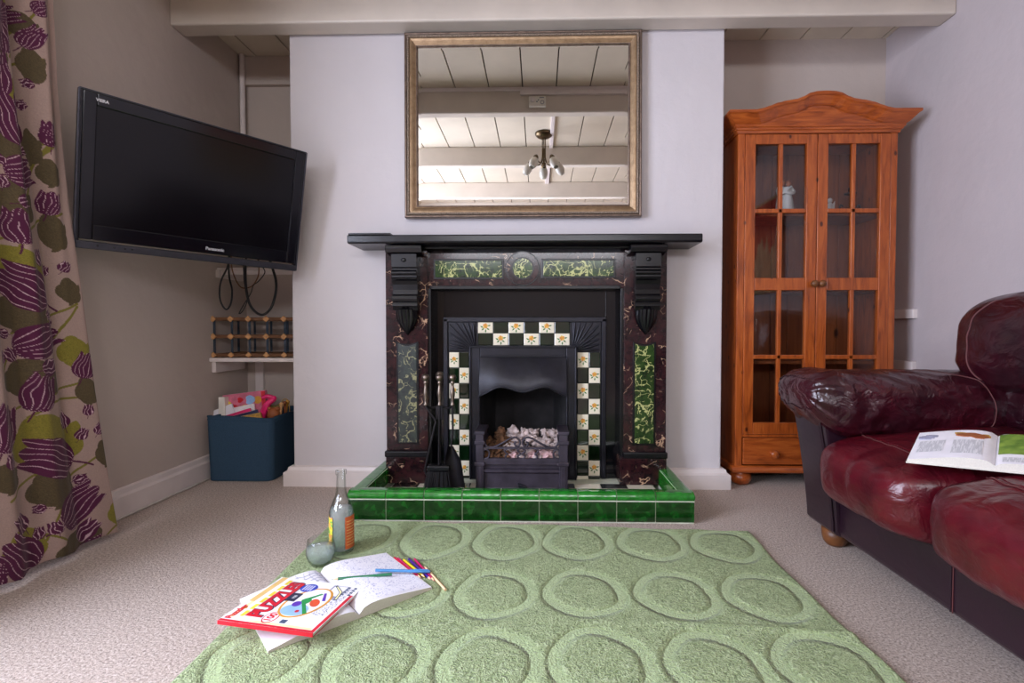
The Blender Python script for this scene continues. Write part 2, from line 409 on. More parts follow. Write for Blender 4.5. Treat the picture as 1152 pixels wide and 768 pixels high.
w = MB(); RX0, RX1, RZ0, RZ1 = -1.3, 1.2, 1.62, 2.12  # opening cut in the unseen rear wall to admit added fill light
w.box(XL, RX0, YF - .14, YF, 0, ZC + .1); w.box(RX1, XR, YF - .14, YF, 0, ZC + .1)
w.box(RX0, RX1, YF - .14, YF, 0, RZ0); w.box(RX0, RX1, YF - .14, YF, RZ1, ZC + .1)
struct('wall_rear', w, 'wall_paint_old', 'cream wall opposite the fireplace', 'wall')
OX0, OX1, OZ = AX(540, 2.31), AX(636, 2.31), .60
w = MB().prism([(XC0, 0), (OX0, 0), (OX0, OZ), (OX1, OZ), (OX1, 0), (XC1, 0), (XC1, ZC), (XC0, ZC)], 'y', YB, YBL + .05)
struct('wall_chimney', w, 'wall_paint', 'pale chimney breast projecting between the two alcoves', 'wall', .006)
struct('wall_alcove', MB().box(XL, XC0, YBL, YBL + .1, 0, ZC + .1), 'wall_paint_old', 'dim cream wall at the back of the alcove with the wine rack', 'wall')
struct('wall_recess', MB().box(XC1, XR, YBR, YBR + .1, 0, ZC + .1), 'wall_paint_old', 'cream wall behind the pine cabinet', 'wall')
c = MB(); x = .108 - .2085 * 9
c.box(XL - .1, XR + .1, YF - .1, YBL + .1, ZC + .016, ZC + .06, 1)
while x < XR:
    x0, x1 = max(x + .0035, XL), min(x + .205, XR)
    if x1 > x0: c.box(x0, x1, YF, YBL, ZC, ZC + .016, 0)
    x += .2085
struct('ceiling', c, ['ceiling_paint', 'groove_dark'], 'cream painted plank ceiling', 'ceiling', .002)
def beam(n, y0, y1, z, lab):
    m = MB().box(XL, XR, y0, y1, z, ZC)
    struct('trim_%d' % n, m, 'beam_paint', lab, 'beam', .008)
beam(1, 2.22, 2.315, 2.098, 'cream ceiling beam running along the top of the chimney breast')
BF = (1.52, .577, -.345, -1.25)
names = ['cream ceiling beam carrying the white thermostat, seen in the mirror', 'cream ceiling beam just beyond the lamp, seen in the mirror',
         'lowest cream ceiling beam seen in the mirror', 'cream ceiling beam nearest the rear wall']
for i, yb in enumerate(BF): beam(i + 2, yb - .07, yb, 2.092, names[i])
struct('trim_7', MB().box(XL, XR, 1.52, 1.532, 2.222, ZC), 'gloss_white', 'white moulding where the thermostat beam meets the ceiling', 'moulding', .003)
struct('trim_8', MB().box(-.115, XR, 1.52, 1.54, 2.194, 2.2215), 'gloss_white', 'white cable trunking along the thermostat beam', 'trunking', .003)
struct('trim_9', MB().box(.086, .114, .577, 1.45, 2.225, ZC), 'gloss_white', 'white batten on the ceiling beside the lamp', 'batten', .003)
struct('trim_10', MB().box(.062, .102, -.345, .507, 2.225, ZC), 'gloss_white', 'white ceiling batten beyond the lamp', 'batten', .003)
def skirt(name, path, h, t, lab):
    # path: wall line points with normal to the left of travel
    m = MB(); prof = [(0, 0), (t, 0), (t, h * .72), (t * .62, h * .8), (t * .5, h * .96), (.25 * t, h), (0, h)]
    P = [Vector((p[0], p[1], 0)) for p in path]; k = len(P); rings = []
    for i in range(k):
        ns = []
        if i > 0: d = (P[i] - P[i - 1]).normalized(); ns.append(Vector((-d.y, d.x, 0)))
        if i < k - 1: d = (P[i + 1] - P[i]).normalized(); ns.append(Vector((-d.y, d.x, 0)))
        nn = ns[0] if len(ns) == 1 else (ns[0] + ns[1]) / (1 + ns[0].dot(ns[1]))
        rings.append([P[i] + nn * a + Vector((0, 0, b)) for a, b in prof])
    n = len(prof)
    m.add([q for r in rings for q in r], [(i * n + j, i * n + (j + 1) % n, (i + 1) * n + (j + 1) % n, (i + 1) * n + j) for i in range(k - 1) for j in range(n)])
    m.add(rings[0], [tuple(range(n))]); m.add(rings[-1], [tuple(range(n))[::-1]])
    struct(name, m, 'gloss_white', lab, 'skirting board')
skirt('baseboard_left', [(XL, YBL), (XL, YF)], .115, .022, 'white skirting board along the shaded wall by the curtain')
HX0, HX1 = -.735, .592
skirt('baseboard_chimney', [(HX0 + .005, YB), (XC0, YB), (XC0, YBL)], .092, .035, 'white skirting board at the chimney breast, on the bottle side')
skirt('baseboard_breast', [(XC1, YBR), (XC1, YB), (HX1 - .005, YB)], .092, .035, 'white skirting board at the chimney breast, on the cabinet side')
skirt('baseboard_right', [(XR, YF), (XR, YBR)], .1, .02, 'white skirting board behind the sofa')
# boxed header, corner pipe and boards in the alcove
struct('trim_11', MB().box(XL, XC0, YBL - .03, YBL, 2.09, ZC), 'wall_paint_old', 'boxed-in header at the top of the alcove above the television', 'trim', .003)
struct('trim_12', MB().tube([(XL + .02, YBL - .045, 1.10), (XL + .02, YBL - .045, 2.245)], .014, 0, 12), 'gloss_white', 'white pipe up the alcove corner', 'pipe')
struct('trim_13', MB().box(XL + .055, XL + .10, YBL - .02, YBL, 0, .59), 'gloss_white', 'white upright board below the wine rack shelf', 'board', .002)
# left window (behind the curtain, out of frame) and an invented rear window, added to let in fill light
def window(n, axis, lab, a0, a1, z0, z1, pos, bars):
    m = MB(); t = .055
    def bx(u0, u1, za, zb, d=.05):
        if axis == 'x': m.box(pos - d / 2, pos + d / 2, u0, u1, za, zb)
        else: m.box(u0, u1, pos - d / 2, pos + d / 2, za, zb)
    bx(a0, a0 + t, z0, z1); bx(a1 - t, a1, z0, z1); bx(a0, a1, z0, z0 + t); bx(a0, a1, z1 - t, z1)
    for b in bars: bx(b - .02, b + .02, z0, z1, .04)
    e = thing('window_%d' % n, lab, 'window', (pos, (a0 + a1) / 2, z0) if axis == 'x' else ((a0 + a1) / 2, pos, z0)); e['kind'] = 'structure'
    m.build('window_frame', 'gloss_white', e, .004)
    g = MB()
    if axis == 'x': g.box(pos - .003, pos + .003, a0 + t, a1 - t, z0 + t, z1 - t)
    else: g.box(a0 + t, a1 - t, pos - .003, pos + .003, z0 + t, z1 - t)
    g.build('window_pane', 'clear_pane', e)
window(1, 'x', 'white framed window in the curtained wall, beyond the edge of the photo', WY0, WY1, WZ0, WZ1, XL - .08, [(WY0 + WY1) / 2])
window(2, 'y', 'white framed window added for fill light in the rear wall behind the camera', RX0, RX1, RZ0, RZ1, YF - .08, [-.45, .35])

# ================================================================ MANTEL SURROUND
YP, YM, YFZ, YPL = 2.225, 2.135, 2.238, 2.315
HZ = .045
sur = thing('fireplace_surround', 'dark marbled slate fireplace surround with black mantel shelf against the chimney breast', 'fireplace surround', (-.06, YB, HZ))
mx0, mx1 = AX(391, YM), AX(790, YM)
m = MB(); zt, zb_ = 1.146, 1.108
m.prism([(YM, zb_ + .006), (YM + .006, zb_), (YB, zb_), (YB, zt), (YM + .004, zt), (YM, zt - .006)], 'x', mx0, mx1)
m.build('mantel_shelf', 'mantel_black', sur, .004)
MB().box(AX(394, YM + .02), AX(441, YM + .02), YM + .004, YM + .06, zt, zt + .008).build('shelf_strip', 'mantel_black', sur, .002)
MB().box(AX(440, 2.2), AX(745, 2.2), YFZ - .03, YB, zb_ - .012, zb_).build('bed_moulding', 'mantel_black', sur, .003)
def px_box(mb, x0, x1, y0, y1, Y, d, mi=0):
    return mb.box(AX(x0, Y), AX(x1, Y), Y, Y + d, AZ(y1, Y), AZ(y0, Y), mi)
def panel_shape(x0, x1, y0, y1, Y, arch):
    X0, X1, Z0, Z1 = AX(x0, Y), AX(x1, Y), AZ(y1, Y), AZ(y0, Y)
    pts = [(X0, Z0), (X1, Z0), (X1, Z1)]
    if arch:
        for i in range(1, 10): t = i / 10; pts.append((X1 + (X0 - X1) * t, Z1 - arch * math.sin(PI * t)))
    pts.append((X0, Z1)); return pts
def shrink(pts, k):
    cx = (min(p[0] for p in pts) + max(p[0] for p in pts)) / 2; cz = (min(p[1] for p in pts) + max(p[1] for p in pts)) / 2
    hx = (max(p[0] for p in pts) - min(p[0] for p in pts)) / 2; hz = (max(p[1] for p in pts) - min(p[1] for p in pts)) / 2
    return [(cx + (p[0] - cx) * (1 - k / hx), cz + (p[1] - cz) * (1 - k / hz)) for p in pts]
def inlay(parent, pts, Y, matl, name):
    o = MB().prism(pts, 'y', Y - .004, Y + .01).build('panel_border', 'mantel_black', parent, .0015)
    MB().prism(shrink(pts, .009), 'y', Y - .007, Y).build(name, matl, parent, .0015)
for (x0, x1, mm, cx, px0, px1, pl0, pl1, gm) in ((434, 481, 'red_marble', 457.5, 446, 471, 433, 479, 'dull_marble'), (702, 750, 'red_marble', 728, 712, 738, 698, 751, 'green_marble')):
    pil = px_box(MB(), x0, x1, 281, 511, YP, YB - YP).build('pilaster', mm, sur, .003)
    inlay(sur, panel_shape(px0, px1, 384, 500, YP, .012), YP, gm, 'marble_panel')
    zb = AZ(511, YP); Yq = YP - .014
    MB().box(AX(x0 - 1, YP), AX(x1 + 1, YP), YP - .02, YB, zb - .012, zb + .016).build('plinth_moulding', 'mantel_black', sur, .005, 3)
    MB().box(AX(pl0, Yq), AX(pl1, Yq), Yq, YB, HZ, zb - .012).build('plinth', 'red_marble', sur, .003)
    # corbel
    X0, X1 = AX(cx - 14.5, YP - .03), AX(cx + 13.5, YP - .03)
    cb = MB()
    Z = lambda py: AZ(py, YP - .03)
    prof = [(YP, Z(286)), (YP - .064, Z(286)), (YP - .064, Z(301)), (YP - .056, Z(302)), (YP - .056, Z(304)), (YP - .066, Z(306)), (YP - .067, Z(308)), (YP - .06, Z(310)), (YP - .06, Z(312)),
            (YP - .066, Z(314)), (YP - .055, Z(316)), (YP - .046, Z(320)), (YP - .042, Z(326)), (YP - .046, Z(331)), (YP - .056, Z(333)), (YP - .06, Z(336)), (YP - .055, Z(339)), (YP - .047, Z(340)),
            (YP - .05, Z(342)), (YP - .052, Z(344)), (YP - .046, Z(346)), (YP - .04, Z(349)), (YP, Z(349))]
    cb.prism(prof, 'x', X0, X1)
    co = cb.build('corbel', 'mantel_black', sur, .0015)
    cap = MB(); cap.prism([(YP, Z(277)), (YP - .075, Z(277)), (YP - .078, Z(280)), (YP - .07, Z(285)), (YP, Z(286.5))], 'x', X0 - .024, X1 + .024); cap.build('corbel_cap', 'mantel_black', co, .002)
    MB().ball(((X0 + X1) / 2, YP - .064, Z(293)), (.011, .008, .009)).build('boss', 'gloss_black', co)
    lf = MB(); xm = (X0 + X1) / 2; hw = (X1 - X0) / 2 - .006; z0, z1 = Z(377), Z(348)
    def leaf(u, v, xm=xm, hw=hw, z0=z0, z1=z1):
        a = u * 2 - 1; wv = hw * (1 - max(0, (v - .25) / .75) ** 1.7)
        rib = .006 * abs(math.sin(a * PI * 2.5)) * (1 - v)
        d = (.046 * (1 - v) ** .6 + .004) * math.sqrt(max(0, 1 - a * a * .93)) + rib
        return (xm + a * wv, YP - d, z1 + (z0 - z1) * v)
    lf.grid(leaf, 40, 16); lf.build('acanthus_leaf', 'mantel_black', co)
fz = px_box(MB(), 481, 702, 284, 324, YFZ, YB - YFZ).build('frieze', 'red_marble', sur, .002)
inlay(sur, panel_shape(488, 567, 291, 314, YFZ, 0), YFZ, 'green_marble', 'marble_panel')
inlay(sur, panel_shape(609, 692, 291, 313, YFZ, 0), YFZ, 'green_marble', 'marble_panel')
cxx, czz = AX(588, YFZ), AZ(302, YFZ)
def disc(r, n=48): return [(cxx + r * math.cos(2 * PI * i / n), czz + r * math.sin(2 * PI * i / n)) for i in range(n)]
MB().prism(disc(.077), 'y', YFZ - .006, YFZ + .005).build('roundel_border', 'mantel_black', sur)
MB().prism(disc(.073), 'y', YFZ - .009, YFZ).build('roundel_ring', 'red_marble', sur, .001)
MB().prism(disc(.050), 'y', YFZ - .011, YFZ).build('roundel_border', 'mantel_black', sur)
MB().prism(disc(.044), 'y', YFZ - .013, YFZ).build('marble_roundel', 'green_marble', sur)
m = MB()
px_box(m, 481, 485, 324, 548, YFZ, YB - YFZ); px_box(m, 698, 702, 324, 552, YFZ, YB - YFZ); px_box(m, 485, 698, 321, 325, YFZ - .004, YB - YFZ)
m.build('inner_slip', 'mantel_black', sur, .002)

# ================================================================ CAST IRON INSERT
ins = thing('fireplace_insert', 'black cast iron fireplace insert with chequered flower tiles, hood and grate', 'fireplace', (-.06, YPL, HZ))
m = MB()
x0, x1 = AX(485, YPL), AX(698, YPL)
ix0, ix1, iz = AX(500, YPL), AX(681, YPL), AZ(358, YPL)
m.box(x0, ix0, YPL, YB, HZ, AZ(324, YPL)); m.box(ix1, x1, YPL, YB, HZ, AZ(324, YPL)); m.box(ix0, ix1, YPL, YB, iz, AZ(324, YPL))
m.build('back_plate', 'gloss_black', ins, .001)
m = MB(); Yq = YPL - .012; t = .018
m.box(ix0 - .004, ix0 + t, Yq, YB, HZ, iz); m.box(ix1 - t, ix1 + .004, Yq, YB, HZ, iz); m.box(ix0 - .004, ix1 + .004, Yq, YB, iz - t, iz + .006)
m.build('outer_moulding', 'cast_iron', ins, .004, 3)
m = MB().box(ix0, ix1, YPL + .004, YB, AZ(396, YPL), iz)
m.box(ix0, AX(529, YPL), YPL + .004, YB, HZ, AZ(396, YPL)); m.box(AX(648, YPL), ix1, YPL + .004, YB, HZ, AZ(396, YPL)); m.build('tile_bed', 'cast_iron', ins)
def flower(mb, X, Y, Zc, s):
    for k in range(5):
        a = k * 2 * PI / 5 + X * 40
        mb.prism([(X + s * .11 * math.cos(a) + s * .10 * math.cos(b), Zc + s * .1 + s * .11 * math.sin(a) + s * .10 * math.sin(b)) for b in [i * PI / 4 for i in range(8)]], 'y', Y - .0006 - .0001 * k, Y, 2 if k % 2 else 3)
    mb.prism([(X + s * .08 * math.cos(b), Zc + s * .1 + s * .08 * math.sin(b)) for b in [i * PI / 4 for i in range(8)]], 'y', Y - .0016, Y, 3)
    for (dx, dz, a) in ((-.2, -.16, .7), (.2, -.14, -.6), (.02, -.3, 1.5), (.28, .12, .2), (-.28, .02, 2.6)):
        ca, sa = math.cos(a), math.sin(a)
        mb.prism([(X + s * (dx + ca * u * .15 - sa * v * .06), Zc + s * (dz + sa * u * .15 + ca * v * .06)) for u, v in ((-1, 0), (0, 1), (1, 0), (0, -1))], 'y', Y - .0008, Y, 4)
def tiles(x0, x1, y0, y1, nc, nr, first, name):
    mb = MB(); Y = YPL - .004
    X0, X1, Z0, Z1 = AX(x0, Y), AX(x1, Y), AZ(y1, Y), AZ(y0, Y); g = .0012
    w, h = (X1 - X0) / nc, (Z1 - Z0) / nr
    for r in range(nr):
        for c_ in range(nc):
            white = (r + c_ + first) % 2 == 0
            a, b = X0 + c_ * w + g, X0 + (c_ + 1) * w - g; zt2 = Z1 - r * h - g; zb2 = Z1 - (r + 1) * h + g
            k = .0025
            mb.add([(a, Y + .008, zb2), (b, Y + .008, zb2), (b, Y + .008, zt2), (a, Y + .008, zt2), (a, Y + .001, zb2), (b, Y + .001, zb2), (b, Y + .001, zt2), (a, Y + .001, zt2),
                    (a + k, Y, zb2 + k), (b - k, Y, zb2 + k), (b - k, Y, zt2 - k), (a + k, Y, zt2 - k)],
                   [(8, 9, 10, 11), (4, 5, 9, 8), (5, 6, 10, 9), (6, 7, 11, 10), (7, 4, 8, 11), (0, 1, 5, 4), (1, 2, 6, 5), (2, 3, 7, 6), (3, 0, 4, 7)], 0 if white else 1)
            if white: flower(mb, (a + b) / 2, Y, (zb2 + zt2) / 2, min(w, h) * 1.05)
    mb.build(name, ['cream_tile', 'dark_green_tile', 'petal_yellow', 'petal_orange', 'leaf_green'], ins)
tiles(537.5, 641, 361, 388.5, 6, 2, 0, 'tile_panel')
tiles(505, 527.7, 396, 553, 2, 9, 0, 'tile_panel')
tiles(649.5, 675.5, 396, 552, 2, 9, 0, 'tile_panel')
for sgn, xa, xb in ((1, 504, 535), (-1, 676, 644)):
    Y = YPL - .004; X0, X1, Z0, Z1 = AX(xa, Y), AX(xb, Y), AZ(395, Y), AZ(361, Y)
    fan = MB(); fan.box(min(X0, X1), max(X0, X1), Y, Y + .012, Z0, Z1)
    fan.build('fan_corner', 'cast_iron', ins, .002)
    ribs = MB(); L = .118
    for k in range(9):
        a = PI * .5 * (k + .5) / 9
        dx, dz = -sgn * math.cos(a), math.sin(a)
        tmax = min(abs(X1 - X0) / max(abs(dx), 1e-3), (Z1 - Z0) / max(dz, 1e-3)) * .94
        ribs.tube([(X1 + dx * .02, Y - .001, Z0 + dz * .02), (X1 + dx * tmax * .6, Y - .006, Z0 + dz * tmax * .6), (X1 + dx * tmax, Y - .001, Z0 + dz * tmax)], [.0015, .006, .004], 0, 8)
    ribs.build('fan_ribs', 'cast_iron', ins)
# inner frame with opening, hood, firebox
Yi = YPL - .03
m = MB(); ox0, ox1, oz = AX(540, Yi), AX(637, Yi), AZ(402, Yi)
fx0, fx1, fzt = AX(528, Yi), AX(649, Yi), AZ(389, Yi)
m.box(fx0, ox0, Yi, YB, HZ, fzt); m.box(ox1, fx1, Yi, YB, HZ, fzt); m.box(ox0, ox1, Yi, YB, oz, fzt)
fr = m.build('fire_frame', 'cast_iron', ins, .003)
m = MB(); e = .009
m.box(fx0, fx0 + e, Yi - .008, Yi + .002, HZ, fzt); m.box(fx1 - e, fx1, Yi - .008, Yi + .002, HZ, fzt); m.box(fx0, fx1, Yi - .008, Yi + .002, fzt - e, fzt)
m.box(ox0 - e, ox0, Yi - .005, Yi + .002, HZ, oz); m.box(ox1, ox1 + e, Yi - .005, Yi + .002, HZ, oz); m.box(ox0, ox1, Yi - .005, Yi + .002, oz, oz + e)
m.build('frame_bead', 'cast_iron', fr, .003)
def hood(u, v):
    x = ox0 + (ox1 - ox0) * u
    wv = .5 - .5 * math.cos(u * 4 * PI); zb = AZ(438, Yi - .05) + .024 * (wv - .4) - .022 * (abs(u - .5) * 2) ** 3
    z = oz + (zb - oz) * v
    return (x, Yi - .004 - .06 * math.sin(v * PI / 2) * (1 - .25 * (2 * u - 1) ** 2), z)
m = MB().grid(hood, 48, 14)
m.grid(lambda u, v: (hood(u, v)[0], hood(u, v)[1] + .006, hood(u, v)[2]), 48, 14)
m.tube([hood(i / 48, 1) for i in range(49)], .004, 0, 8)
m.add([hood(0, j / 14) for j in range(15)] + [(ox0, Yi + .01, hood(0, j / 14)[2]) for j in range(15)], [(j, j + 1, 16 + j, 15 + j) for j in range(14)])
m.add([hood(1, j / 14) for j in range(15)] + [(ox1, Yi + .01, hood(1, j / 14)[2]) for j in range(15)], [(j, j + 1, 16 + j, 15 + j) for j in range(14)])
m.build('smoke_hood', 'cast_iron', ins)
m = MB(); bx0, bx1, by = ox0 + .05, ox1 - .05, YB + .2
m.add([(ox0, Yi + .02, HZ), (ox0, Yi + .02, oz + .03), (bx0, by, oz + .03), (bx0, by, HZ), (bx1, by, oz + .03), (bx1, by, HZ), (ox1, Yi + .02, oz + .03), (ox1, Yi + .02, HZ)],
      [(0, 1, 2, 3), (3, 2, 4, 5), (5, 4, 6, 7), (1, 6, 4, 2), (0, 3, 5, 7)])
m.build('firebox', 'soot', ins, recalc=False)
# grate
Yg = 2.125
Gx = lambda p: AX(p, Yg); Gz = lambda p: AZ(p, Yg)
for a, b in ((533.5, 545), (628, 640.5)):
    m = MB(); w = Gx(b) - Gx(a); xm = (Gx(a) + Gx(b)) / 2
    m.box(xm - w * .38, xm + w * .38, Yg, Yi, HZ, Gz(488)); m.box(xm - w * .5, xm + w * .5, Yg - .006, Yi, Gz(500), Gz(496)); m.box(xm - w * .5, xm + w * .5, Yg - .004, Yi, Gz(489), Gz(485.5))
    m.box(xm - w * .5, xm + w * .5, Yg - .006, Yi, Gz(524), Gz(520)); m.box(xm - w * .5, xm + w * .5, Yg - .006, Yi, HZ, Gz(550)); m.box(xm - w * .22, xm + w * .22, Yg - .004, Yg, Gz(549), Gz(525))
    m.build('grate_post', 'iron_worn', ins, .002)
m = MB(); g0, g1 = Gx(543), Gx(630); gm = (g0 + g1) / 2
m.box(g0, g1, Yg + .004, Yg + .02, Gz(520), Gz(516)); m.box(g0, g1, Yg + .004, Yg + .014, Gz(505.5), Gz(503.2))
for s_ in (-1, 1):
    hw = (g1 - g0) / 2
    def C(u, z): return (gm + s_ * hw * u, Yg + .008, Gz(z))
    m.tube(spline([C(1, 496), C(.93, 501), C(.86, 503.5), C(.7, 503), C(.5, 499), C(.28, 493.6), C(.14, 492.5), C(.04, 496), C(.05, 501), C(.13, 502.5), C(.18, 499), C(.12, 497.5)], 6), .0045, 0, 8)
    m.tube(spline([C(.98, 517), C(.86, 515), C(.84, 509), C(.92, 506), C(.99, 508), C(.97, 512)], 6), .0045, 0, 8)
    m.tube(spline([C(.36, 505), C(.44, 507), C(.40, 510), C(.36, 511), C(.42, 514), C(.36, 517)], 6), .004, 0, 8)
    m.tube(spline([C(.02, 505), C(.1, 507), C(.05, 510), C(.02, 511), C(.1, 514), C(.02, 517)], 6), .004, 0, 8)
m.build('grate_scrollwork', 'iron_worn', ins)
m = MB()
for k in range(21): x = g0 + (g1 - g0) * (k + .5) / 21; m.tube([(x, Yg + .012, Gz(519)), (x, Yi + .2, Gz(519))], .004, 0, 6)
m.build('grate_floor', 'cast_iron', ins)
m = MB(); Yc = Yg + .012
m.prism([(Yi, HZ), (Yc, HZ), (Yc, Gz(552)), (Yc + .006, Gz(550)), (Yc + .006, Gz(534)), (Yc - .004, Gz(532)), (Yc - .004, Gz(529)), (Yc + .008, Gz(528)), (Yc + .008, Gz(524)), (Yc - .006, Gz(523)), (Yc - .006, Gz(519.5)), (Yi, Gz(519.5))], 'x', g0, g1)
ash = m.build('ash_cover', 'iron_worn', ins, .0015)
MB().prism([(gm - .012, Gz(549)), (gm + .016, Gz(551)), (gm + .022, Gz(548)), (gm + .006, Gz(546)), (gm - .016, Gz(544.5))], 'y', Yc - .012, Yc + .01).build('cover_tab', 'cast_iron', ash, .002)
# lumps in the grate
def lump(loc, r, matl, name, label, group, sd):
    m = MB()
    def f(u, v):
        a, th = 2 * PI * u, PI * v
        d = Vector((math.sin(th) * math.cos(a), math.sin(th) * math.sin(a), math.cos(th)))
        k = r * (1 + .75 * noise.noise(d * 1.5 + Vector((sd, sd * 2, 0))) + .5 * noise.noise(d * 3.7 + Vector((0, sd, sd))) + .2 * noise.noise(d * 9 + Vector((sd, 0, sd))))
        return (loc[0] + d.x * k, loc[1] + d.y * k, loc[2] + d.z * k * .8)
    m.grid(f, 26, 18, 0, True)
    return tag(m.build(name, matl, None, origin=loc), label, 'coal', group)
rr = random.Random(5); i = 0
for row, (zz, n_, yy) in enumerate(((AZ(513, 2.2), 9, 2.18), (AZ(511, 2.25), 9, 2.235), (AZ(504, 2.22), 9, 2.205), (AZ(497, 2.25), 8, 2.255), (AZ(489, 2.28), 7, 2.29))):
    for k in range(n_):
        t_ = (k + .5) / n_ + rr.uniform(-.03, .03)
        if row == 4 and k == 0: continue
        x = ox0 + .03 + (ox1 - ox0 - .06) * t_
        left = t_ < .36
        mm = 'ember_brown' if left else ('ash_pink' if (row < 2 and k % 2) else 'ash')
        lb = 'brown fire lump in the grate, in the heap on the fire-iron side' if left else 'pale ashy lump in the grate behind the scrollwork'
        lump((x, yy + rr.uniform(-.01, .01), zz + rr.uniform(-.006, .01)), rr.uniform(.021, .031), mm, 'fire_lump', lb, 'brown lumps in the grate' if left else 'pale lumps in the grate', i * 3.7); i += 1

# ================================================================ HEARTH
hea = thing('tiled_hearth', 'raised hearth with glossy green tiled kerb on the carpet before the fireplace', 'hearth', (-.07, 1.88, 0))
hx0, hx1, hy0, hy1, hz = HX0, HX1, 1.885, YB - .002, .118
m = MB().box(hx0 + .08, hx1 - .08, hy0 + .06, hy1, 0, HZ - .004); m.build('hearth_base', 'grout', hea)
m = MB(); nx, ny = 10, 4; X0, X1, Y0, Y1 = hx0 + .085, hx1 - .085, hy0 + .075, hy1 - .1
X0b, X1b = AX(481, 2.2), AX(702, 2.2)
for i in range(nx):
    for j in range(ny):
        w, h = (X1 - X0) / nx, (Y1 - Y0) / ny
        m.box(X0 + i * w + .001, X0 + (i + 1) * w - .001, Y0 + j * h + .001, Y0 + (j + 1) * h - .001, HZ - .004, HZ, (i + j) % 2)
m.build('floor_tile', ['cream_tile', 'hearth_black_tile'], hea)
def kerb(p, q, n, name, outward):
    # run of bullnose cap tiles and flat front tiles from p to q; outward: unit vector
    P, Q, O = Vector(p), Vector(q), Vector(outward); d = (Q - P); L = d.length; d.normalize(); g = .0018
    cap, frt, gr = MB(), MB(), MB()
    prof = [(-.058, .046), (-.058, .104)] + [(-.046 + .012 * math.cos(a), .105 + .012 * math.sin(a)) for a in (2.6, 2.1, 1.7)] + [(-.03, .1185)] + \
           [(-.016 + .020 * math.cos(a), .099 + .0195 * math.sin(a)) for a in (1.5, 1.25, 1.0, .75, .5, .25, 0, -.3, -.6)] + [(-.004, .087), (-.02, .087)]
    for i in range(n):
        a, b = P + d * (L * i / n + g), P + d * (L * (i + 1) / n - g)
        vs = [(e + O * o + Vector((0, 0, z))) for e in (a, b) for o, z in prof]; k = len(prof)
        cap.add(vs, [(j, (j + 1) % k, k + (j + 1) % k, k + j) for j in range(k)] , 0, False); cap.add(vs[:k], [tuple(range(k))]); cap.add(vs[k:], [tuple(range(k))[::-1]])
        vs = [(e + O * o + Vector((0, 0, z))) for e in (a, b) for o, z in ((-.02, .004), (-.004, .004), (0, .008), (0, .080), (-.003, .0835), (-.02, .0835))]
        frt.add(vs, [(j, (j + 1) % 6, 6 + (j + 1) % 6, 6 + j) for j in range(6)]); frt.add(vs[:6], [tuple(range(6))]); frt.add(vs[6:], [tuple(range(6))[::-1]])
    vs = [(e + O * o + Vector((0, 0, z))) for e in (P, Q) for o, z in ((-.055, 0), (-.005, 0), (-.005, .0836), (.0008, .0836), (.0008, .0868), (-.008, .089), (-.014, .114), (-.055, .114))]
    gr.add(vs, [(j, (j + 1) % 8, 8 + (j + 1) % 8, 8 + j) for j in range(8)]); gr.add(vs[:8], [tuple(range(8))]); gr.add(vs[8:], [tuple(range(8))[::-1]])
    g_ = gr.build('kerb', 'grout', hea)
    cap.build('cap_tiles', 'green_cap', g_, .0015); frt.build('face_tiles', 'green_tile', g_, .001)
kerb((hx0, hy0, 0), (hx1, hy0, 0), 9, 'kerb', (0, -1, 0))
kerb((hx0, hy0 + .004, 0), (hx0, hy1, 0), 3, 'kerb', (-1, 0, 0))
kerb((hx1, hy0 + .004, 0), (hx1, hy1, 0), 3, 'kerb', (1, 0, 0))

# ================================================================ FIRE IRONS
Yt = 2.07
T = lambda px, py: (AX(px, Yt), Yt, AZ(py, Yt))
st = thing('fire_iron_stand', 'black and pewter fire iron stand on the hearth', 'stand', (AX(494, Yt + .03), Yt + .03, HZ))
cx0, cy0 = AX(494.5, Yt + .03), Yt + .03
MB().lathe([(.0, HZ), (.06, HZ), (.062, HZ + .006), (.055, HZ + .012), (.02, HZ + .018), (.012, HZ + .03), (0, HZ + .03)], (cx0, cy0, 0)).build('base', 'dark_metal', st)
MB().tube([(cx0, cy0, HZ + .02), (cx0, cy0, AZ(432, cy0))], .006).build('pole', 'dark_metal', st)
def knob(c, s=1.0):
    return MB().lathe([(.0, .0), (.009, .002), (.011, .006), (.007, .012), (.006, .02), (.0095, .045), (.0105, .058), (.0065, .082), (.0055, .09), (.009, .096), (.0095, .1), (.0075, .103), (.0075, .105), (.0135, .111), (.0165, .119), (.0145, .128), (.008, .134), (0, .136)], c)
zk = AZ(457, Yt)
MB().lathe([(0, 0), (.008, 0), (.007, .02), (.0075, .024), (.014, .03), (.0165, .038), (.0145, .047), (.008, .053), (0, .055)], (cx0, cy0, AZ(432, cy0))).build('finial', 'pewter', st)
m = MB().tube(spline([(AX(478.5, Yt), Yt + .004, zk + .002), (AX(484, Yt), Yt + .02, zk - .012), (cx0, cy0, zk - .004), (AX(503, Yt), Yt + .02, zk - .012), (AX(509, Yt), Yt + .004, zk + .002)], 8), .0055)
m.box(cx0 - .016, cx0 + .016, cy0 - .012, cy0 + .004, zk - .06, zk - .005); m.build('hook_bar', 'dark_metal', st, .003)
def iron_tool(name, label, px):
    t = thing(name, label, 'fire iron', (AX(px, Yt), Yt, zk)); knob((AX(px, Yt), Yt, zk)).build('handle', 'pewter', t); return t
t = iron_tool('poker', 'thin poker hanging at the outer side of the fire iron stand', 478.5)
MB().tube(spline([T(478.5, 457), T(482, 463), T(489.5, 474), T(488, 482), T(478.3, 524), T(477.6, 531), T(480, 535), T(482.5, 533)], 6), .0045).build('shaft', 'dark_metal', t)
t = iron_tool('hearth_brush', 'hearth brush with black bristles hanging in the middle of the stand', 494.2)
MB().tube([T(494.2, 457), T(493, 524)], .0042).build('shaft', 'dark_metal', t)
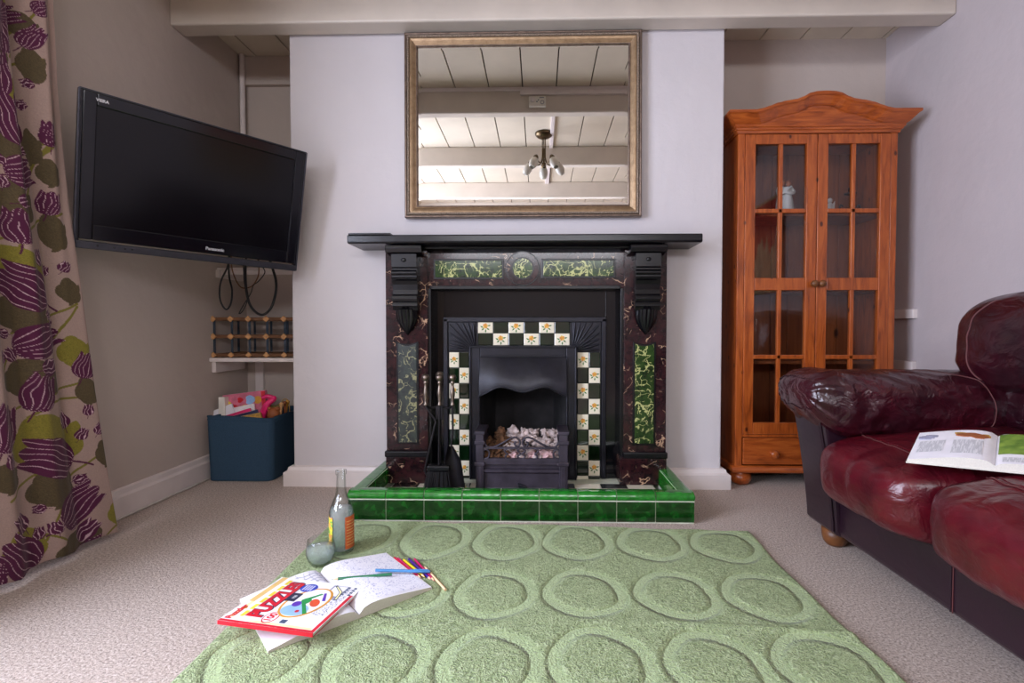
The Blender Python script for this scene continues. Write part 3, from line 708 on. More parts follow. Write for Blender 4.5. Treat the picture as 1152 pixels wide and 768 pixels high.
m = MB(); a, b = T(480.5, 530), T(506, 523); hx_0, hx_1 = a[0], b[0]
m.box(hx_0, hx_1, Yt - .022, Yt + .022, a[2], b[2]); m.build('brush_head', 'mantel_black', t, .006, 3)
m = MB(); rb = random.Random(3); zt_ = a[2] + .003
for k in range(260):
    u, v = rb.random(), rb.random(); x = hx_0 + .004 + (hx_1 - hx_0 - .008) * u; y = Yt - .018 + .036 * v
    m.tube([(x, y, zt_), (x + (u - .5) * .035 - .004, y + (v - .5) * .03, HZ + .012 + rb.random() * .02)], [.0022, .0016], 0, 4)
bo = m.build('bristles', 'bristle', t); bo['kind'] = 'stuff'
t = iron_tool('coal_shovel', 'coal shovel hanging on the grate side of the fire iron stand', 508.8)
MB().tube(spline([T(508.8, 457), T(509, 485), T(507.5, 497), T(507, 503)], 6), .0042).build('shaft', 'dark_metal', t)
def blade(u, v):
    a = u * 2 - 1; wdt = .012 + .022 * min(1, v * 3) ; c_ = Vector(T(507.5 + 7 * v, 502 + 46 * v))
    return (c_.x + a * wdt, Yt - .012 + .02 * a * a * -1 + .012, c_.z)
m = MB().grid(blade, 12, 12); m.grid(lambda u, v: (blade(u, v)[0], blade(u, v)[1] + .003, blade(u, v)[2]), 12, 12); m.build('blade', 'dark_metal', t)
# ================================================================ MIRROR
LEAN = math.radians(-.5)
def mrx(px, py): return atY(px, py, 2.285)
c0, c1, c2, c3 = mrx(454.5, 34), mrx(724, 32.5), mrx(721, 244), mrx(454.5, 244)
mw, mh = (c1.x + c2.x - c0.x - c3.x) / 2, (c0.z + c1.z - c2.z - c3.z) / 2
mir = thing('wall_mirror', 'large rectangular mirror in a tarnished gilt frame above the mantel shelf', 'mirror', ((c0.x + c1.x + c2.x + c3.x) / 4, 2.318, (c2.z + c3.z) / 2), (LEAN, 0, 0))
# local: x right, z up from the bottom edge, y=0 at the back, -y to the room
def frame_ring(prof, name, matl):
    m = MB(); n = len(prof); rings = []
    for sx, sz in ((-1, 0), (1, 0), (1, 1), (-1, 1)):
        rings.append([(sx * (mw / 2 - a), b, (a if sz == 0 else mh - a)) for a, b in prof])
    m.add([q for r in rings for q in r], [(i * n + j, i * n + (j + 1) % n, ((i + 1) % 4) * n + (j + 1) % n, ((i + 1) % 4) * n + j) for i in range(4) for j in range(n)])
    return m.build(name, matl, mir, .0015, local=True)
frame_ring([(0, 0), (0, -.03), (.003, -.034), (.008, -.034), (.012, -.03), (.012, 0)], 'frame_edge', 'gilt_edge')
frame_ring([(.0115, 0), (.0115, -.030), (.014, -.036), (.018, -.038), (.022, -.036), (.024, -.030), (.024, 0)], 'rope_moulding', 'gilt_rope')
frame_ring([(.0235, 0), (.0235, -.029), (.028, -.030), (.036, -.027), (.044, -.021), (.049, -.017), (.051, -.017), (.051, 0)], 'frame_cove', 'gilt')
frame_ring([(.0505, 0), (.0505, -.018), (.0535, -.021), (.0565, -.019), (.0585, -.014), (.0595, -.010), (.0595, 0)], 'frame_bead', 'gilt_edge')
bx = .058; bv = .014
def R4(k, y): return [(-mw / 2 + k, y, k), (mw / 2 - k, y, k), (mw / 2 - k, y, mh - k), (-mw / 2 + k, y, mh - k)]
m = MB().add(R4(bx, -.0095) + R4(bx + bv, -.0098) + R4(bx, -.004), [(4, 5, 6, 7), (0, 1, 5, 4), (1, 2, 6, 5), (2, 3, 7, 6), (3, 0, 4, 7), (11, 10, 9, 8)])
m.build('mirror_glass', 'mirror_silver', mir, local=True)

# thermostat on the beam, seen in the mirror
ty = 1.52
tx, tz = -.009, 2.117
th = thing('thermostat', 'white wall thermostat with a round dial on the ceiling beam, seen in the mirror', 'thermostat', (tx, ty, tz))
MB().box(tx - .052, tx + .052, ty, ty + .024, tz - .0, tz + .066).build('case', 'white_plastic', th, .006, 3)
MB().lathe([(0, .034), (.014, .034), (.016, .03), (.016, .024)], (tx - .028, ty, tz + .042), axis='y').build('dial', 'gloss_white', th)
m = MB(); m.box(tx + .012, tx + .04, ty + .024, ty + .0248, tz + .052, tz + .056); m.box(tx - .006, tx + .001, ty + .024, ty + .0255, tz + .026, tz + .033); m.box(tx + .004, tx + .010, ty + .024, ty + .0255, tz + .036, tz + .043); m.lathe([(.009, .0245), (.0105, .0252), (.012, .0245)], (tx + .03, ty, tz + .026), 0, 20, 'y')
m.build('marks', 'ink_slate', th)

# chandelier, seen in the mirror
lx, ly = .038, .834
ch = thing('ceiling_lamp', 'five-armed antique brass ceiling lamp with white glass tulip shades, seen in the mirror', 'ceiling lamp', (lx, ly, ZC))
MB().lathe([(0, 0), (.066, 0), (.068, -.008), (.062, -.02), (.045, -.034), (.025, -.042), (0, -.044)], (lx, ly, ZC)).build('canopy', 'antique_brass', ch)
m = MB()
for dx in (-.011, 0, .011): m.tube([(lx + dx, ly + abs(dx), ZC - .04), (lx + dx, ly + abs(dx), ZC - .2)], .004)
m.ball((lx, ly, ZC - .235), .016); m.tube([(lx, ly, ZC - .2), (lx, ly, ZC - .235)], .007); m.build('stem', 'antique_brass', ch)
for k in range(5):
    a = 2 * PI * k / 5 - PI / 2; ca, sa = math.cos(a), math.sin(a)
    P = lambda r, z: (lx + ca * r, ly + sa * r, ZC + z)
    ar = MB().tube(spline([P(.012, -.12), P(.014, -.19), P(.035, -.235), P(.07, -.232), P(.098, -.212)], 7), .0042).build('arm', 'antique_brass', ch)
    d = Vector((ca * .5, sa * .5, -.87)).normalized(); o = Vector(P(.098, -.205))
    q = Vector((0, 0, 1)).rotation_difference(d).to_matrix()
    def rot(mb): mb.v = [tuple(o + q @ Vector(p)) for p in mb.v]; return mb
    rot(MB().lathe([(0, -.012), (.012, -.01), (.019, .004), (.021, .02), (.017, .026), (0, .026)])).build('lampholder', 'antique_brass', ar)
    rot(MB().lathe([(.016, .018), (.026, .03), (.032, .05), (.033, .066), (.029, .088), (.02, .104), (.016, .108), (.018, .104), (.0265, .088), (.030, .066), (.029, .05), (.023, .032), (.013, .02)])).build('lamp_shade', 'frosted_shade', ch)

# ================================================================ PINE CABINET
YC = 2.37
cab = thing('display_cabinet', 'tall pine display cabinet with two glazed doors and an arched crest', 'cabinet', (1.29, 2.52, 0))
CX = lambda p, Y=YC: AX(p, Y)
k0, k1 = .932, 1.665
kx0, kx1 = k0, k1
Zt = AZ(150, YC); Zb = .062; Zdr = AZ(490.5, YC)
dpt = YBR - .012
m = MB(); t = .022
m.box(k0, k0 + t, YC + .02, dpt, Zb, Zt); m.box(k1 - t, k1, YC + .02, dpt, Zb, Zt)
m.box(k0 + t, k1 - t, YC + .02, dpt, Zt - .02, Zt); m.box(k0 + t, k1 - t, YC + .02, dpt, Zb, Zb + .02); m.box(k0 + t, k1 - t, YC + .02, dpt, Zdr, Zdr + .02)
m.box(k0, k0 + .032, YC, YC + .024, Zb, Zt); m.box(k1 - .03, k1, YC, YC + .024, Zb, Zt); m.box(k0 + .03, k1 - .03, YC, YC + .024, Zdr, Zdr + .014)
m.build('carcass', 'pine', cab, .002)
m = MB(); nb = 8
for i in range(nb):
    a = k0 + t + (k1 - k0 - 2 * t) * i / nb; b = k0 + t + (k1 - k0 - 2 * t) * (i + 1) / nb
    m.box(a + .001, b - .001, dpt - .012, dpt - .004, Zb + .02, Zt - .02)
m.build('back_panel', 'pine_panel', cab, .002)
shelf_z = [AZ(243, YC + .1), AZ(326, YC + .1), AZ(404, YC + .1)]
for z in shelf_z: MB().box(k0 + t, k1 - t, YC + .05, dpt - .012, z - .018, z).build('shelf', 'pine_panel', cab, .002)
# base moulding and feet
m = MB(); z0 = .062
m.prism([(YC - .018, z0), (YC - .022, z0 + .012), (YC - .012, z0 + .024), (YC, z0 + .03), (dpt, z0 + .03), (dpt, z0)], 'x', k0 - .018, k1 + .018)
m.build('base_moulding', 'pine_cross', cab, .003)
for x in (k0 + .04, k1 - .04):
    for y in (YC + .035, dpt - .06):
        MB().lathe([(0, 0), (.034, 0), (.046, .012), (.05, .03), (.044, .048), (.034, .056), (.038, .063), (0, .063)], (x, y, 0)).build('bun_foot', 'pine', cab)
# cornice
Zc0 = Zt - .012
prof = [(0, 0), (-.006, .0), (-.008, .012), (-.014, .015), (-.016, .022), (-.022, .026), (-.022, .030), (0, .030)]
m = MB(); n = len(prof); rings = []
for (x, y, sx, sy) in ((k0, dpt, -1, 0), (k0, YC, -1, 1), (k1, YC, 1, 1), (k1, dpt, 1, 0)):
    rings.append([(x + sx * -o, y + (o if sy else 0), Zc0 + z) for o, z in prof])
m.add([q for r in rings for q in r], [(i * n + j, i * n + j + 1, (i + 1) * n + j + 1, (i + 1) * n + j) for i in range(3) for j in range(n - 1)])
m.add([rings[0][i] for i in range(n)], [tuple(range(n))]); m.add([rings[3][i] for i in range(n)], [tuple(range(n))])
m.build('cornice', 'pine_cross', cab)
# crest: serpentine pediment
xc = (k0 + k1) / 2; zbase = Zc0 + .03
def crest_z(u):   # u 0..1 across; height above the cornice top
    a = abs(u - .5) * 2
    pts = [(0, 1.0), (.09, .98), (.16, .9), (.24, .68), (.3, .56), (.4, .48), (.5, .36), (.58, .2), (.66, .06), (.72, 0), (1, 0)]
    for (p, h), (q, g) in zip(pts, pts[1:]):
        if a <= q: s = (a - p) / (q - p); s = s * s * (3 - 2 * s) * .5 + s * .5; return h + (g - h) * s
    return 0
cw = (k1 - k0) / 2 + .058; Hc = AZ(107, YC - .05) - (Zc0 + .086)
N = 96; cols = []
crown = [(0, .030), (-.020, .030), (-.023, .036), (-.030, .040), (-.044, .056), (-.056, .070), (-.060, .072), (-.064, .075), (-.064, .086), (0, .086)]
nc = len(crown); zt_ = lambda u: Hc * crest_z(u)
cols.append([(k0 + o, dpt, Zc0 + z) for o, z in crown])
for i in range(N + 1):
    u = i / N; dz = zt_(u); row = []
    sl = (zt_(min(1, u + .004)) - zt_(max(0, u - .004))) / (2 * cw * .008); th_ = math.atan(sl)
    for o, z in crown:
        x = (k0 + o) + (k1 - k0 - 2 * o) * u
        dd = z - .086; row.append((x - math.sin(th_) * dd * .6, YC + o, Zc0 + .086 + dz + dd * (1 if dz < .002 else math.cos(th_))))
    cols.append(row)
cols.append([(k1 - o, dpt, Zc0 + z) for o, z in crown])
m = MB()
m.add([p for c_ in cols for p in c_], [(i * nc + j, i * nc + (j + 1) % nc, (i + 1) * nc + (j + 1) % nc, (i + 1) * nc + j) for i in range(len(cols) - 1) for j in range(nc)])
m.add(cols[0], [tuple(range(nc))]); m.add(cols[-1], [tuple(range(nc))])
m.build('crest', 'pine_cross', cab)
m = MB().prism([(k0 - .01, Zc0 + .028)] + [(k0 + (k1 - k0) * i / N, Zc0 + .05 + zt_(i / N)) for i in range(N + 1)] + [(k1 + .01, Zc0 + .028)], 'y', YC - .020, YC - .002)
m.build('tympanum', 'pine_cross', cab)
MB().box(k0, k1, YC, dpt, Zc0 + .03, Zc0 + .05).build('top_board', 'pine', cab)
# doors
Zd0, Zd1 = Zdr + .015, Zt - .014
xm = (k0 + k1) / 2
for di, (a, b, kn) in enumerate(((k0 + .033, xm - .0015, 1), (xm + .0015, k1 - .031, -1))):
    st_ = .048; rt = .045; m = MB(); y0, y1 = YC - .002, YC + .02
    m.box(a, a + st_, y0, y1, Zd0, Zd1); m.box(b - st_, b, y0, y1, Zd0, Zd1); m.box(a + st_, b - st_, y0, y1, Zd1 - rt, Zd1); m.box(a + st_, b - st_, y0, y1, Zd0, Zd0 + rt + .01)
    zm = (AZ(313, YC) + AZ(327, YC)) / 2; hz_ = .029
    m.box(a + st_, b - st_, y0 + .001, y1, zm - hz_, zm + hz_)
    d = m.build('door', 'pine', cab, .0025)
    m = MB(); xq = (a + b) / 2
    m.box(xq - .0095, xq + .0095, y0 + .002, y1 - .004, Zd0 + rt, Zd1 - rt)
    for py in (238.5, 401): z = AZ(py, YC); m.box(a + st_, b - st_, y0 + .002, y1 - .004, z - .01, z + .01)
    m.build('glazing_bar', 'pine', d, .003)
    MB().box(a + st_ - .004, b - st_ + .004, y0 + .013, y0 + .0165, Zd0 + rt - .004, Zd1 - rt + .004).build('glass_pane', 'pane_glass', d)
    kx_ = b - .016 if kn == 1 else a + .016
    MB().lathe([(.009, 0), (.007, -.008), (.008, -.013), (.0155, -.02), (.0165, -.027), (.011, -.033), (0, -.035)], (kx_, y0, AZ(320, YC)), axis='y', n=20).build('knob', 'foot_wood', d)
dr = MB().box(k0 + .036, k1 - .034, YC - .003, YC + .02, .098, Zdr - .003).build('drawer', 'pine_cross', cab, .004)
MB().lathe([(.013, 0), (.009, -.008), (.010, -.014), (.019, -.022), (.020, -.030), (.013, -.037), (0, -.039)], (AX(870, YC), YC - .003, AZ(508, YC)), axis='y', n=20).build('knob', 'pine', dr)
# ornaments on the top shelf
zS = shelf_z[0]; yS = YC + .13
fx = AX(882, yS); zf = AZ(205, yS)
fg = thing('figurine', 'white ceramic figurine of an embracing couple on the upper cabinet shelf', 'figurine', (fx, yS, zS))
hF = zf - zS
m = MB().lathe([(0, 0), (.036, 0), (.034, .02), (.028, .07), (.02, .105), (.023, .125), (.019, .14), (0, .145)], (fx + .006, yS, zS), n=20)
m.lathe([(0, .0), (.022, 0), (.02, .06), (.014, .1), (.02, .13), (.016, .145), (0, .148)], (fx - .022, yS + .01, zS), n=16)
m.tube(spline([(fx + .022, yS - .005, zS + .135), (fx + .034, yS - .012, zS + .115), (fx + .012, yS - .026, zS + .105), (fx - .02, yS - .02, zS + .115)], 5), [.008] * 15 + [.006])
m.tube(spline([(fx - .036, yS, zS + .135), (fx - .03, yS - .016, zS + .105), (fx - .004, yS - .024, zS + .122), (fx + .02, yS - .014, zS + .14)], 5), .0065)
m.build('couple', 'white_ceramic', fg)
m = MB().ball((fx + .012, yS - .002, zS + .158), (.014, .014, .017)); m.ball((fx - .016, yS + .002, zS + .164), (.014, .014, .017)); m.build('heads', 'toy_brown', fg)
f2 = AX(931.5, yS)
fb = thing('angel_ornament', 'small white ornament half hidden by the door stile on the upper cabinet shelf', 'ornament', (f2, yS, zS))
MB().lathe([(0, 0), (.02, 0), (.018, .02), (.01, .045), (.013, .056), (.006, .064), (0, .064)], (f2, yS, zS), n=16).build('gown', 'white_ceramic', fb)
MB().ball((f2, yS, zS + .075), (.011, .011, .013)).build('head', 'white_ceramic', fb)
m = MB()
for s_ in (-1, 1): m.prism([(f2 + s_ * .004, zS + .04), (f2 + s_ * .03, zS + .075), (f2 + s_ * .028, zS + .04), (f2 + s_ * .018, zS + .025)], 'y', yS + .008, yS + .012)
m.build('wings', 'white_ceramic', fb)
f3 = AX(954, yS + .05); y3 = yS + .05
cn = thing('candle_holder', 'dark metal candle holder with curled arms on the upper cabinet shelf', 'candle holder', (f3, y3, zS))
MB().lathe([(0, 0), (.03, 0), (.03, .004), (.006, .01), (.004, .12), (.0, .12)], (f3, y3, zS), n=18).build('stem', 'dark_metal', cn)
MB().lathe([(.004, .112), (.026, .118), (.028, .124), (.01, .122), (.01, .15), (0, .15)], (f3, y3, zS), n=18).build('drip_tray', 'dark_metal', cn)
m = MB()
for s_ in (-1, 1): m.tube(spline([(f3, y3, zS + .04), (f3 + s_ * .03, y3, zS + .03), (f3 + s_ * .05, y3, zS + .05), (f3 + s_ * .045, y3, zS + .065), (f3 + s_ * .034, y3, zS + .056)], 5), .004, n=6)
m.build('curled_arm', 'dark_metal', cn)
# shelf battens behind the cabinet
for n_, pa, lab in ((15, 353, 'upper white shelf batten on the wall behind the pine cabinet'), (16, 411, 'lower white shelf batten on the wall behind the pine cabinet')):
    z = AZ(pa, 2.42); struct('trim_%d' % n_, MB().box(XR - .022, XR, 2.41, YBR, z - .022, z + .022), 'gloss_white', lab, 'batten', .002)
# painted canvas over the sofa (seen only reflected in the cabinet glass)
ny, nz = 120, 150; y0, y1, z0, z1 = .42, 1.07, 1.02, 1.74
YY, ZZ = np.meshgrid(np.linspace(0, 1, ny), np.linspace(0, 1, nz))
edge = .52 + .10 * np.sin(YY * 23) * np.sin(YY * 9 + 1) + .05 * np.sin(YY * 51)
red = (ZZ > edge) & (ZZ < .97)
nn_ = .5 + .5 * np.sin(YY * 37 + 3 * np.sin(ZZ * 9)) * np.sin(ZZ * 29 + 2 * np.sin(YY * 11))
cA = np.where(red[..., None], np.array(rgb(170, 22, 16)), np.array(rgb(176, 150, 112)))
cA = cA * (.75 + .4 * nn_[..., None]); cA[..., 3] = 1
m = MB().grid(lambda u, v: (XR - .03, y0 + (y1 - y0) * u, z0 + (z1 - z0) * v), ny - 1, nz - 1)
m.box(XR - .0295, XR - .0005, y0, y1, z0, z1)
o = m.build('painting', 'painted_canvas', None, recalc=False, origin=(XR - .03, (y0 + y1) / 2, z0))
at = o.data.color_attributes.new('tint', 'FLOAT_COLOR', 'POINT')
arr = np.ones((len(o.data.vertices), 4), np.float32) * .2; arr[:ny * nz] = cA.reshape(-1, 4); at.data.foreach_set('color', arr.ravel())
tag(o, 'red and beige painted canvas, seen only as a reflection in the cabinet glass', 'painting')

# ================================================================ TELEVISION
s_ = .97
tvc = Vector((-1.323 * s_, 1.961 * s_, CAMZ + (1.277 - CAMZ) * s_)); W, H = .765 * s_, .53 * s_
TR = Matrix.Rotation(math.radians(50.04), 4, 'Z') @ Matrix.Rotation(math.radians(10.65), 4, 'X') @ Matrix.Rotation(math.radians(1.26), 4, 'Y')
tv = thing('television', 'black flat screen television tilted on a wall bracket in the alcove corner', 'television', tvc, TR.to_euler())
B = lambda mb, n, mt, p=tv, bv=0: mb.build(n, mt, p, bv, local=True)
bl, bt, bb = .047 * s_, .045 * s_, .085 * s_
m = MB().frame(-W / 2, W / 2, -H / 2, H / 2, .012, .004, .03)
m.box(-W / 2 + .01, -W / 2 + bl, .0, .028, -H / 2 + .03, H / 2 - .004); m.box(W / 2 - bl, W / 2 - .01, .0, .028, -H / 2 + .03, H / 2 - .004)
m.box(-W / 2 + bl, W / 2 - bl, .0, .028, H / 2 - bt, H / 2 - .004); m.box(-W / 2 + bl, W / 2 - bl, .0, .028, -H / 2 + .03, -H / 2 + bb)
B(m, 'bezel', 'tv_bezel', bv=.003)
B(MB().box(-W / 2 + bl - .004, W / 2 - bl + .004, .006, .02, -H / 2 + bb - .004, H / 2 - bt + .004), 'screen', 'tv_screen')
m = MB().box(-W / 2, W / 2, -.002, .034, -H / 2 - .002, -H / 2 + .024)
B(m, 'lower_trim', 'tv_trim', bv=.005)
m = MB(); m.box(-W / 2 - .002, -W / 2 + .004, .001, .03, -H / 2, H / 2); m.box(W / 2 - .004, W / 2 + .002, .001, .03, -H / 2, H / 2); m.box(-W / 2, W / 2, .001, .03, H / 2 - .003, H / 2 + .002)
B(m, 'edge_trim', 'tv_trim', bv=.0015)
B(MB().box(-W / 2 + .09, W / 2 - .14, .028, .075, -H / 2 + .05, H / 2 - .06), 'housing', 'black_plastic', bv=.02)
m = MB()
for dx in (.06, .105, .135, .155): m.lathe([(0, -.0035), (.0028, -.0035), (.0032, -.001)], (-W / 2 + dx, 0, -H / 2 + .012), axis='y', n=12)
B(m, 'buttons', 'black_plastic')
def logo(body, size, x, z, name, parent, bold=.0004):
    vs, fs = text_geo(body, size, .0004, bold)
    m = MB().add([(v.x + x, -v.z - .0012, v.y + z) for v in vs], fs); m.build(name, 'logo_silver', parent, local=True)
logo('Panasonic', .0165, .045, -H / 2 + .05, 'maker_lettering', tv, .0005); logo('VIERA', .0125, -W / 2 + .058, H / 2 - .025, 'model_lettering', tv, .0006)
def tvp(x, y, z): return TR @ Vector((x, y, z)) + tvc
brk = tag(MB().box(XL, XL + .02, 2.12, 2.30, 1.18, 1.36).tube([(XL + .02, 2.21, 1.27), (XL + .10, 2.28, 1.27), tuple(tvp(.0, .13, 0)), tuple(tvp(0, .075, 0))], .016).build('wall_bracket', 'dark_metal', None, .003, origin=(XL, 2.21, 1.18)),
          'black swivel bracket joining the television to the shaded wall', 'bracket')
# cables under the set
Yk = 2.42
K = lambda px, py, Y=Yk: atY(px, py, Y)
def cable(name, pts, r, matl, label, Y=Yk):
    P = [K(a, b, Y) if not isinstance(a, Vector) else a for a, b in pts]
    m = MB().tube(spline(P, 8), r, 0, 8)
    return tag(m.build(name, matl, None, origin=tuple(P[0])), label, 'cable')
cable('power_cable', [(259, 285), (256, 300), (249, 315), (247, 327), (248, 338), (252, 346), (256, 347.5), (260, 340), (261, 326), (258, 312), (257, 296), (258, 284)], .0042, 'cable_black', 'thin black cable hanging in a narrow loop, nearest the shaded wall')
cable('aerial_cable', [(277, 284), (276, 305), (277, 325), (281, 342), (289, 352), (297, 353.5), (305, 346), (310, 330), (310.5, 316), (307, 303), (303, 290), (302, 280)], .0062, 'cable_black', 'thick black cable hanging in a broad loop below the television', Yk + .02)
cable('speaker_cable', [(260, 286), (261, 302), (265, 314), (270, 322), (275, 324), (283, 322), (288, 316), (291, 308), (291, 296), (288, 286)], .003, 'cable_brown', 'brown cable drooping behind the black cable loops', Yk + .05)
cable('signal_cable', [(273, 286), (274, 303), (275, 318), (278, 332), (277, 342), (272, 351), (269, 352), (274, 343), (282, 330), (285, 321), (291, 316), (298, 306), (293, 297), (289, 288)], .0024, 'cable_black', 'thin black cable with kinked ends inside the broad loop', Yk - .015)
P = [atZ(x, y, .006) for x, y in ((104, 596), (122, 586), (133, 581), (150, 572), (165, 564), (172, 561), (195, 555), (212, 549), (224, 543), (231, 536), (234, 530))]
P = [Vector((max(p.x, XL + .028), p.y, .006)) for p in P]
tag(MB().tube(spline(P, 6), .0045, 0, 8).build('floor_cable', 'cable_white', None, origin=tuple(P[0])), 'white cable lying along the skirting board between curtain and blue box', 'cable')

# ================================================================ ALCOVE SHELVES, WINE RACK, TOY BOX
ysh = 2.45; zs = AZ(403, ysh)
sh = thing('wall_shelf', 'white shelf in the alcove carrying the wine rack', 'shelf', (-1.41, 2.6, zs - .022))
MB().box(XL + .001, XC0 - .001, ysh, YBL - .021, zs - .02, zs).build('shelf_board', 'gloss_white', sh, .003)
MB().box(XL + .001, XL + .022, ysh + .02, YBL - .06, zs - .075, zs - .02).build('shelf_batten', 'gloss_white', sh, .002)
y2 = 2.52; zu = AZ(300, y2)
su = thing('upper_shelf', 'narrow cream shelf just below the television', 'shelf', (-1.41, 2.65, zu - .03))
MB().box(XL + .001, XC0 - .001, y2, YBL - .031, zu - .012, zu).build('shelf_board', 'gloss_white', su, .003)
MB().box(XL + .001, XL + .02, y2 - .01, YBL - .06, zu - .05, zu - .012).build('shelf_batten', 'gloss_white', su, .002)
MB().box(XL + .02, XC0 - .001, y2 + .01, y2 + .028, zu - .034, zu - .012).build('shelf_rail', 'gloss_white', su, .002)
yr0, yr1 = 2.475, 2.70
rk = thing('wine_rack', 'wood and metal wine rack standing on the white alcove shelf', 'wine rack', (-1.4, 2.58, zs))
xs = [AX(p, yr0) for p in (239.8, 259.7, 280, 300.5, 321)]; dx = xs[1] - xs[0]; xs = [xs[0] + dx * i for i in range(5)]
xs = [x for x in xs if x < XC0 - .02]
zr = [AZ(p, yr0) for p in (358.5, 378.5)]; zr.append(zs + .0125)
for z in zr:
    for y in (yr0, yr1 - .02):
        MB().box(xs[0] - .014, min(xs[-1] + .05, XC0 - .004), y + .002, y + .02, z - .009, z + .009).build('rack_bar', 'rack_wood', rk, .002)
    for x in xs[0:]:
        d_ = .0165
        MB().prism([(x - d_, z), (x, z - d_ if z > zs + .02 else z - .0125), (x + d_, z), (x, z + d_)], 'y', yr0 - .006, yr0 + .002).build('peg_end', 'rack_wood_end', rk, .001)
        MB().box(x - .008, x + .008, yr0 + .02, yr1 - .02, z - .008, z + .008).build('rack_spacer', 'rack_wood', rk, .001)
for x in xs:
    for y in (yr0 + .008, yr1 - .014):
        MB().box(x - .006, x + .006, y, y + .002, zs + .004, zr[0]).build('metal_slat', 'slat_metal', rk)
# blue box
bx0, bx1, by0, by1, bz = -1.615, -1.285, 2.355, 2.68, .315
tb = thing('toy_box', 'dark blue canvas storage box stuffed with books and toys on the carpet', 'storage box', ((bx0 + bx1) / 2, (by0 + by1) / 2, 0))
def boxwall(u, v, ins=0.0):
    # rounded rectangle outline
    r = .035; L = [(bx0, by0), (bx1, by0), (bx1, by1), (bx0, by1)]
    p = u * 4; i = int(p) % 4; f = p - int(p); a = Vector((*L[i], 0)); b = Vector((*L[(i + 1) % 4], 0)); q = a.lerp(b, f)
    cxm, cym = (bx0 + bx1) / 2, (by0 + by1) / 2; hx, hy = (bx1 - bx0) / 2, (by1 - by0) / 2
    dx_, dy_ = q.x - cxm, q.y - cym
    ex, ey = max(0, abs(dx_) - (hx - r)), max(0, abs(dy_) - (hy - r)); el = math.hypot(ex, ey)
    if el > r: dx_ = math.copysign(hx - r + ex * r / el, dx_); dy_ = math.copysign(hy - r + ey * r / el, dy_)
    k = (1 - .05 * (1 - v)) - ins + .004 * noise.noise(Vector((u * 9, v * 4, 2)))
    z = v * (bz + .007 * math.sin(u * 4 * PI + 1) - .004)
    return (cxm + dx_ * k, cym + dy_ * k, .004 + z)
m = MB().grid(lambda u, v: boxwall(u, v), 96, 16, 0, True, False); m.grid(lambda u, v: boxwall(u, .15 + .85 * v, .07), 96, 16, 0, True, False)
m.add([boxwall(i / 96, 1) for i in range(96)] + [boxwall(i / 96, 1, .07) for i in range(96)], [(i, (i + 1) % 96, 96 + (i + 1) % 96, 96 + i) for i in range(96)])
m.add([boxwall(i / 96, 0) for i in range(96)], [tuple(range(96))])
m.add([boxwall(i / 96, .15, .07) for i in range(96)], [tuple(range(96))])
m.build('box_body', 'blue_canvas', tb)
m = MB()
for i in range(2): m.tube([Vector(boxwall(k / 96, 1 - .012 - .05 * i)) for k in range(96)], .0022, 0, 6, closed=True)
m.build('hem_seam', 'blue_canvas', tb)
def slab(name, label, cat, c, w, h, t, rot, mats, edge=None, extra=None):
    e = thing(name, label, cat, c, rot)
    MB().box(-w / 2, w / 2, -t / 2, t / 2, 0, h).build('cover', mats, e, .0015, local=True)
    if edge: MB().box(-w / 2 - .0006, w / 2 - .003, -t / 2 + .002, t / 2 - .002, .003, h + .0006).build('pages', edge, e, 0, local=True)
    if extra: extra(e, w, h, t)
    return e
zb0 = .07
D = math.radians
def pinkart(e, w, h, t):
    m = MB()
    for (x, z, r, mi) in ((-.09, h - .05, .022, 0), (-.02, h - .035, .014, 1), (.03, h - .04, .024, 2), (.07, h - .045, .02, 3), (-.05, h - .075, .02, 1), (.0, h - .08, .018, 0)):
        m.prism([(x + r * math.cos(a) * (1 + .25 * math.cos(3 * a)), z + r * math.sin(a)) for a in [i * PI / 8 for i in range(16)]], 'y', -t / 2 - .0008, -t / 2, mi)
    m.box(w / 2 - .02, w / 2, -t / 2 - .0009, -t / 2, .01, h - .004, 1)
    m.build('cover_art', ['ink_yellow', 'ink_red', 'ink_sky', 'ink_orange'], e, local=True)
slab('picture_book', 'pink picture book with colourful cover shapes standing in the blue box', 'book', (-1.478, 2.50, zb0), .215, .345, .026, (D(-7), D(-7), D(4)), 'book_pink', 'paper_edge', pinkart)
slab('folder', 'narrow white folder standing at the shaded-wall end of the blue box', 'folder', (-1.589, 2.47, zb0), .03, .325, .05, (D(-6), D(-3), D(6)), 'white_plastic', 'paper_edge')
slab('sketch_pad', 'white pad slanting up in front of the pink picture book', 'pad', (-1.525, 2.462, zb0), .15, .285, .012, (D(-7), D(-22), D(4)), 'paper', 'paper_edge')
slab('exercise_book', 'second white pad, tucked behind the slanting one', 'pad', (-1.455, 2.475, zb0), .12, .285, .01, (D(-7), D(-12), D(4)), 'ink_white', 'paper_edge')
slab('magenta_book', 'thin magenta book wedged in front of the white pads', 'book', (-1.475, 2.44, zb0), .20, .255, .010, (D(-7), D(-17), D(5)), 'hot_pink', 'paper_edge')
slab('navy_book', 'thin navy book wedged in front of the magenta one', 'book', (-1.445, 2.423, zb0), .21, .25, .012, (D(-7), D(-15), D(5)), 'book_navy', 'paper_edge')
slab('ochre_book', 'ochre book lowest at the front of the blue box', 'book', (-1.43, 2.405, zb0), .2, .243, .012, (D(-6), D(-11), D(4)), 'book_ochre', 'paper_edge')
m = MB()
tz0 = bz
m.tube(spline([(-1.40, 2.47, tz0 - .06), (-1.385, 2.465, tz0 + .0), (-1.36, 2.46, tz0 + .05), (-1.335, 2.47, tz0 + .075), (-1.36, 2.46, tz0 + .088), (-1.385, 2.455, tz0 + .08)], 6), [.016] * 6 + [.018] * 6 + [.015] * 8 + [.011] * 6 + [.009] * 5, 0, 10)
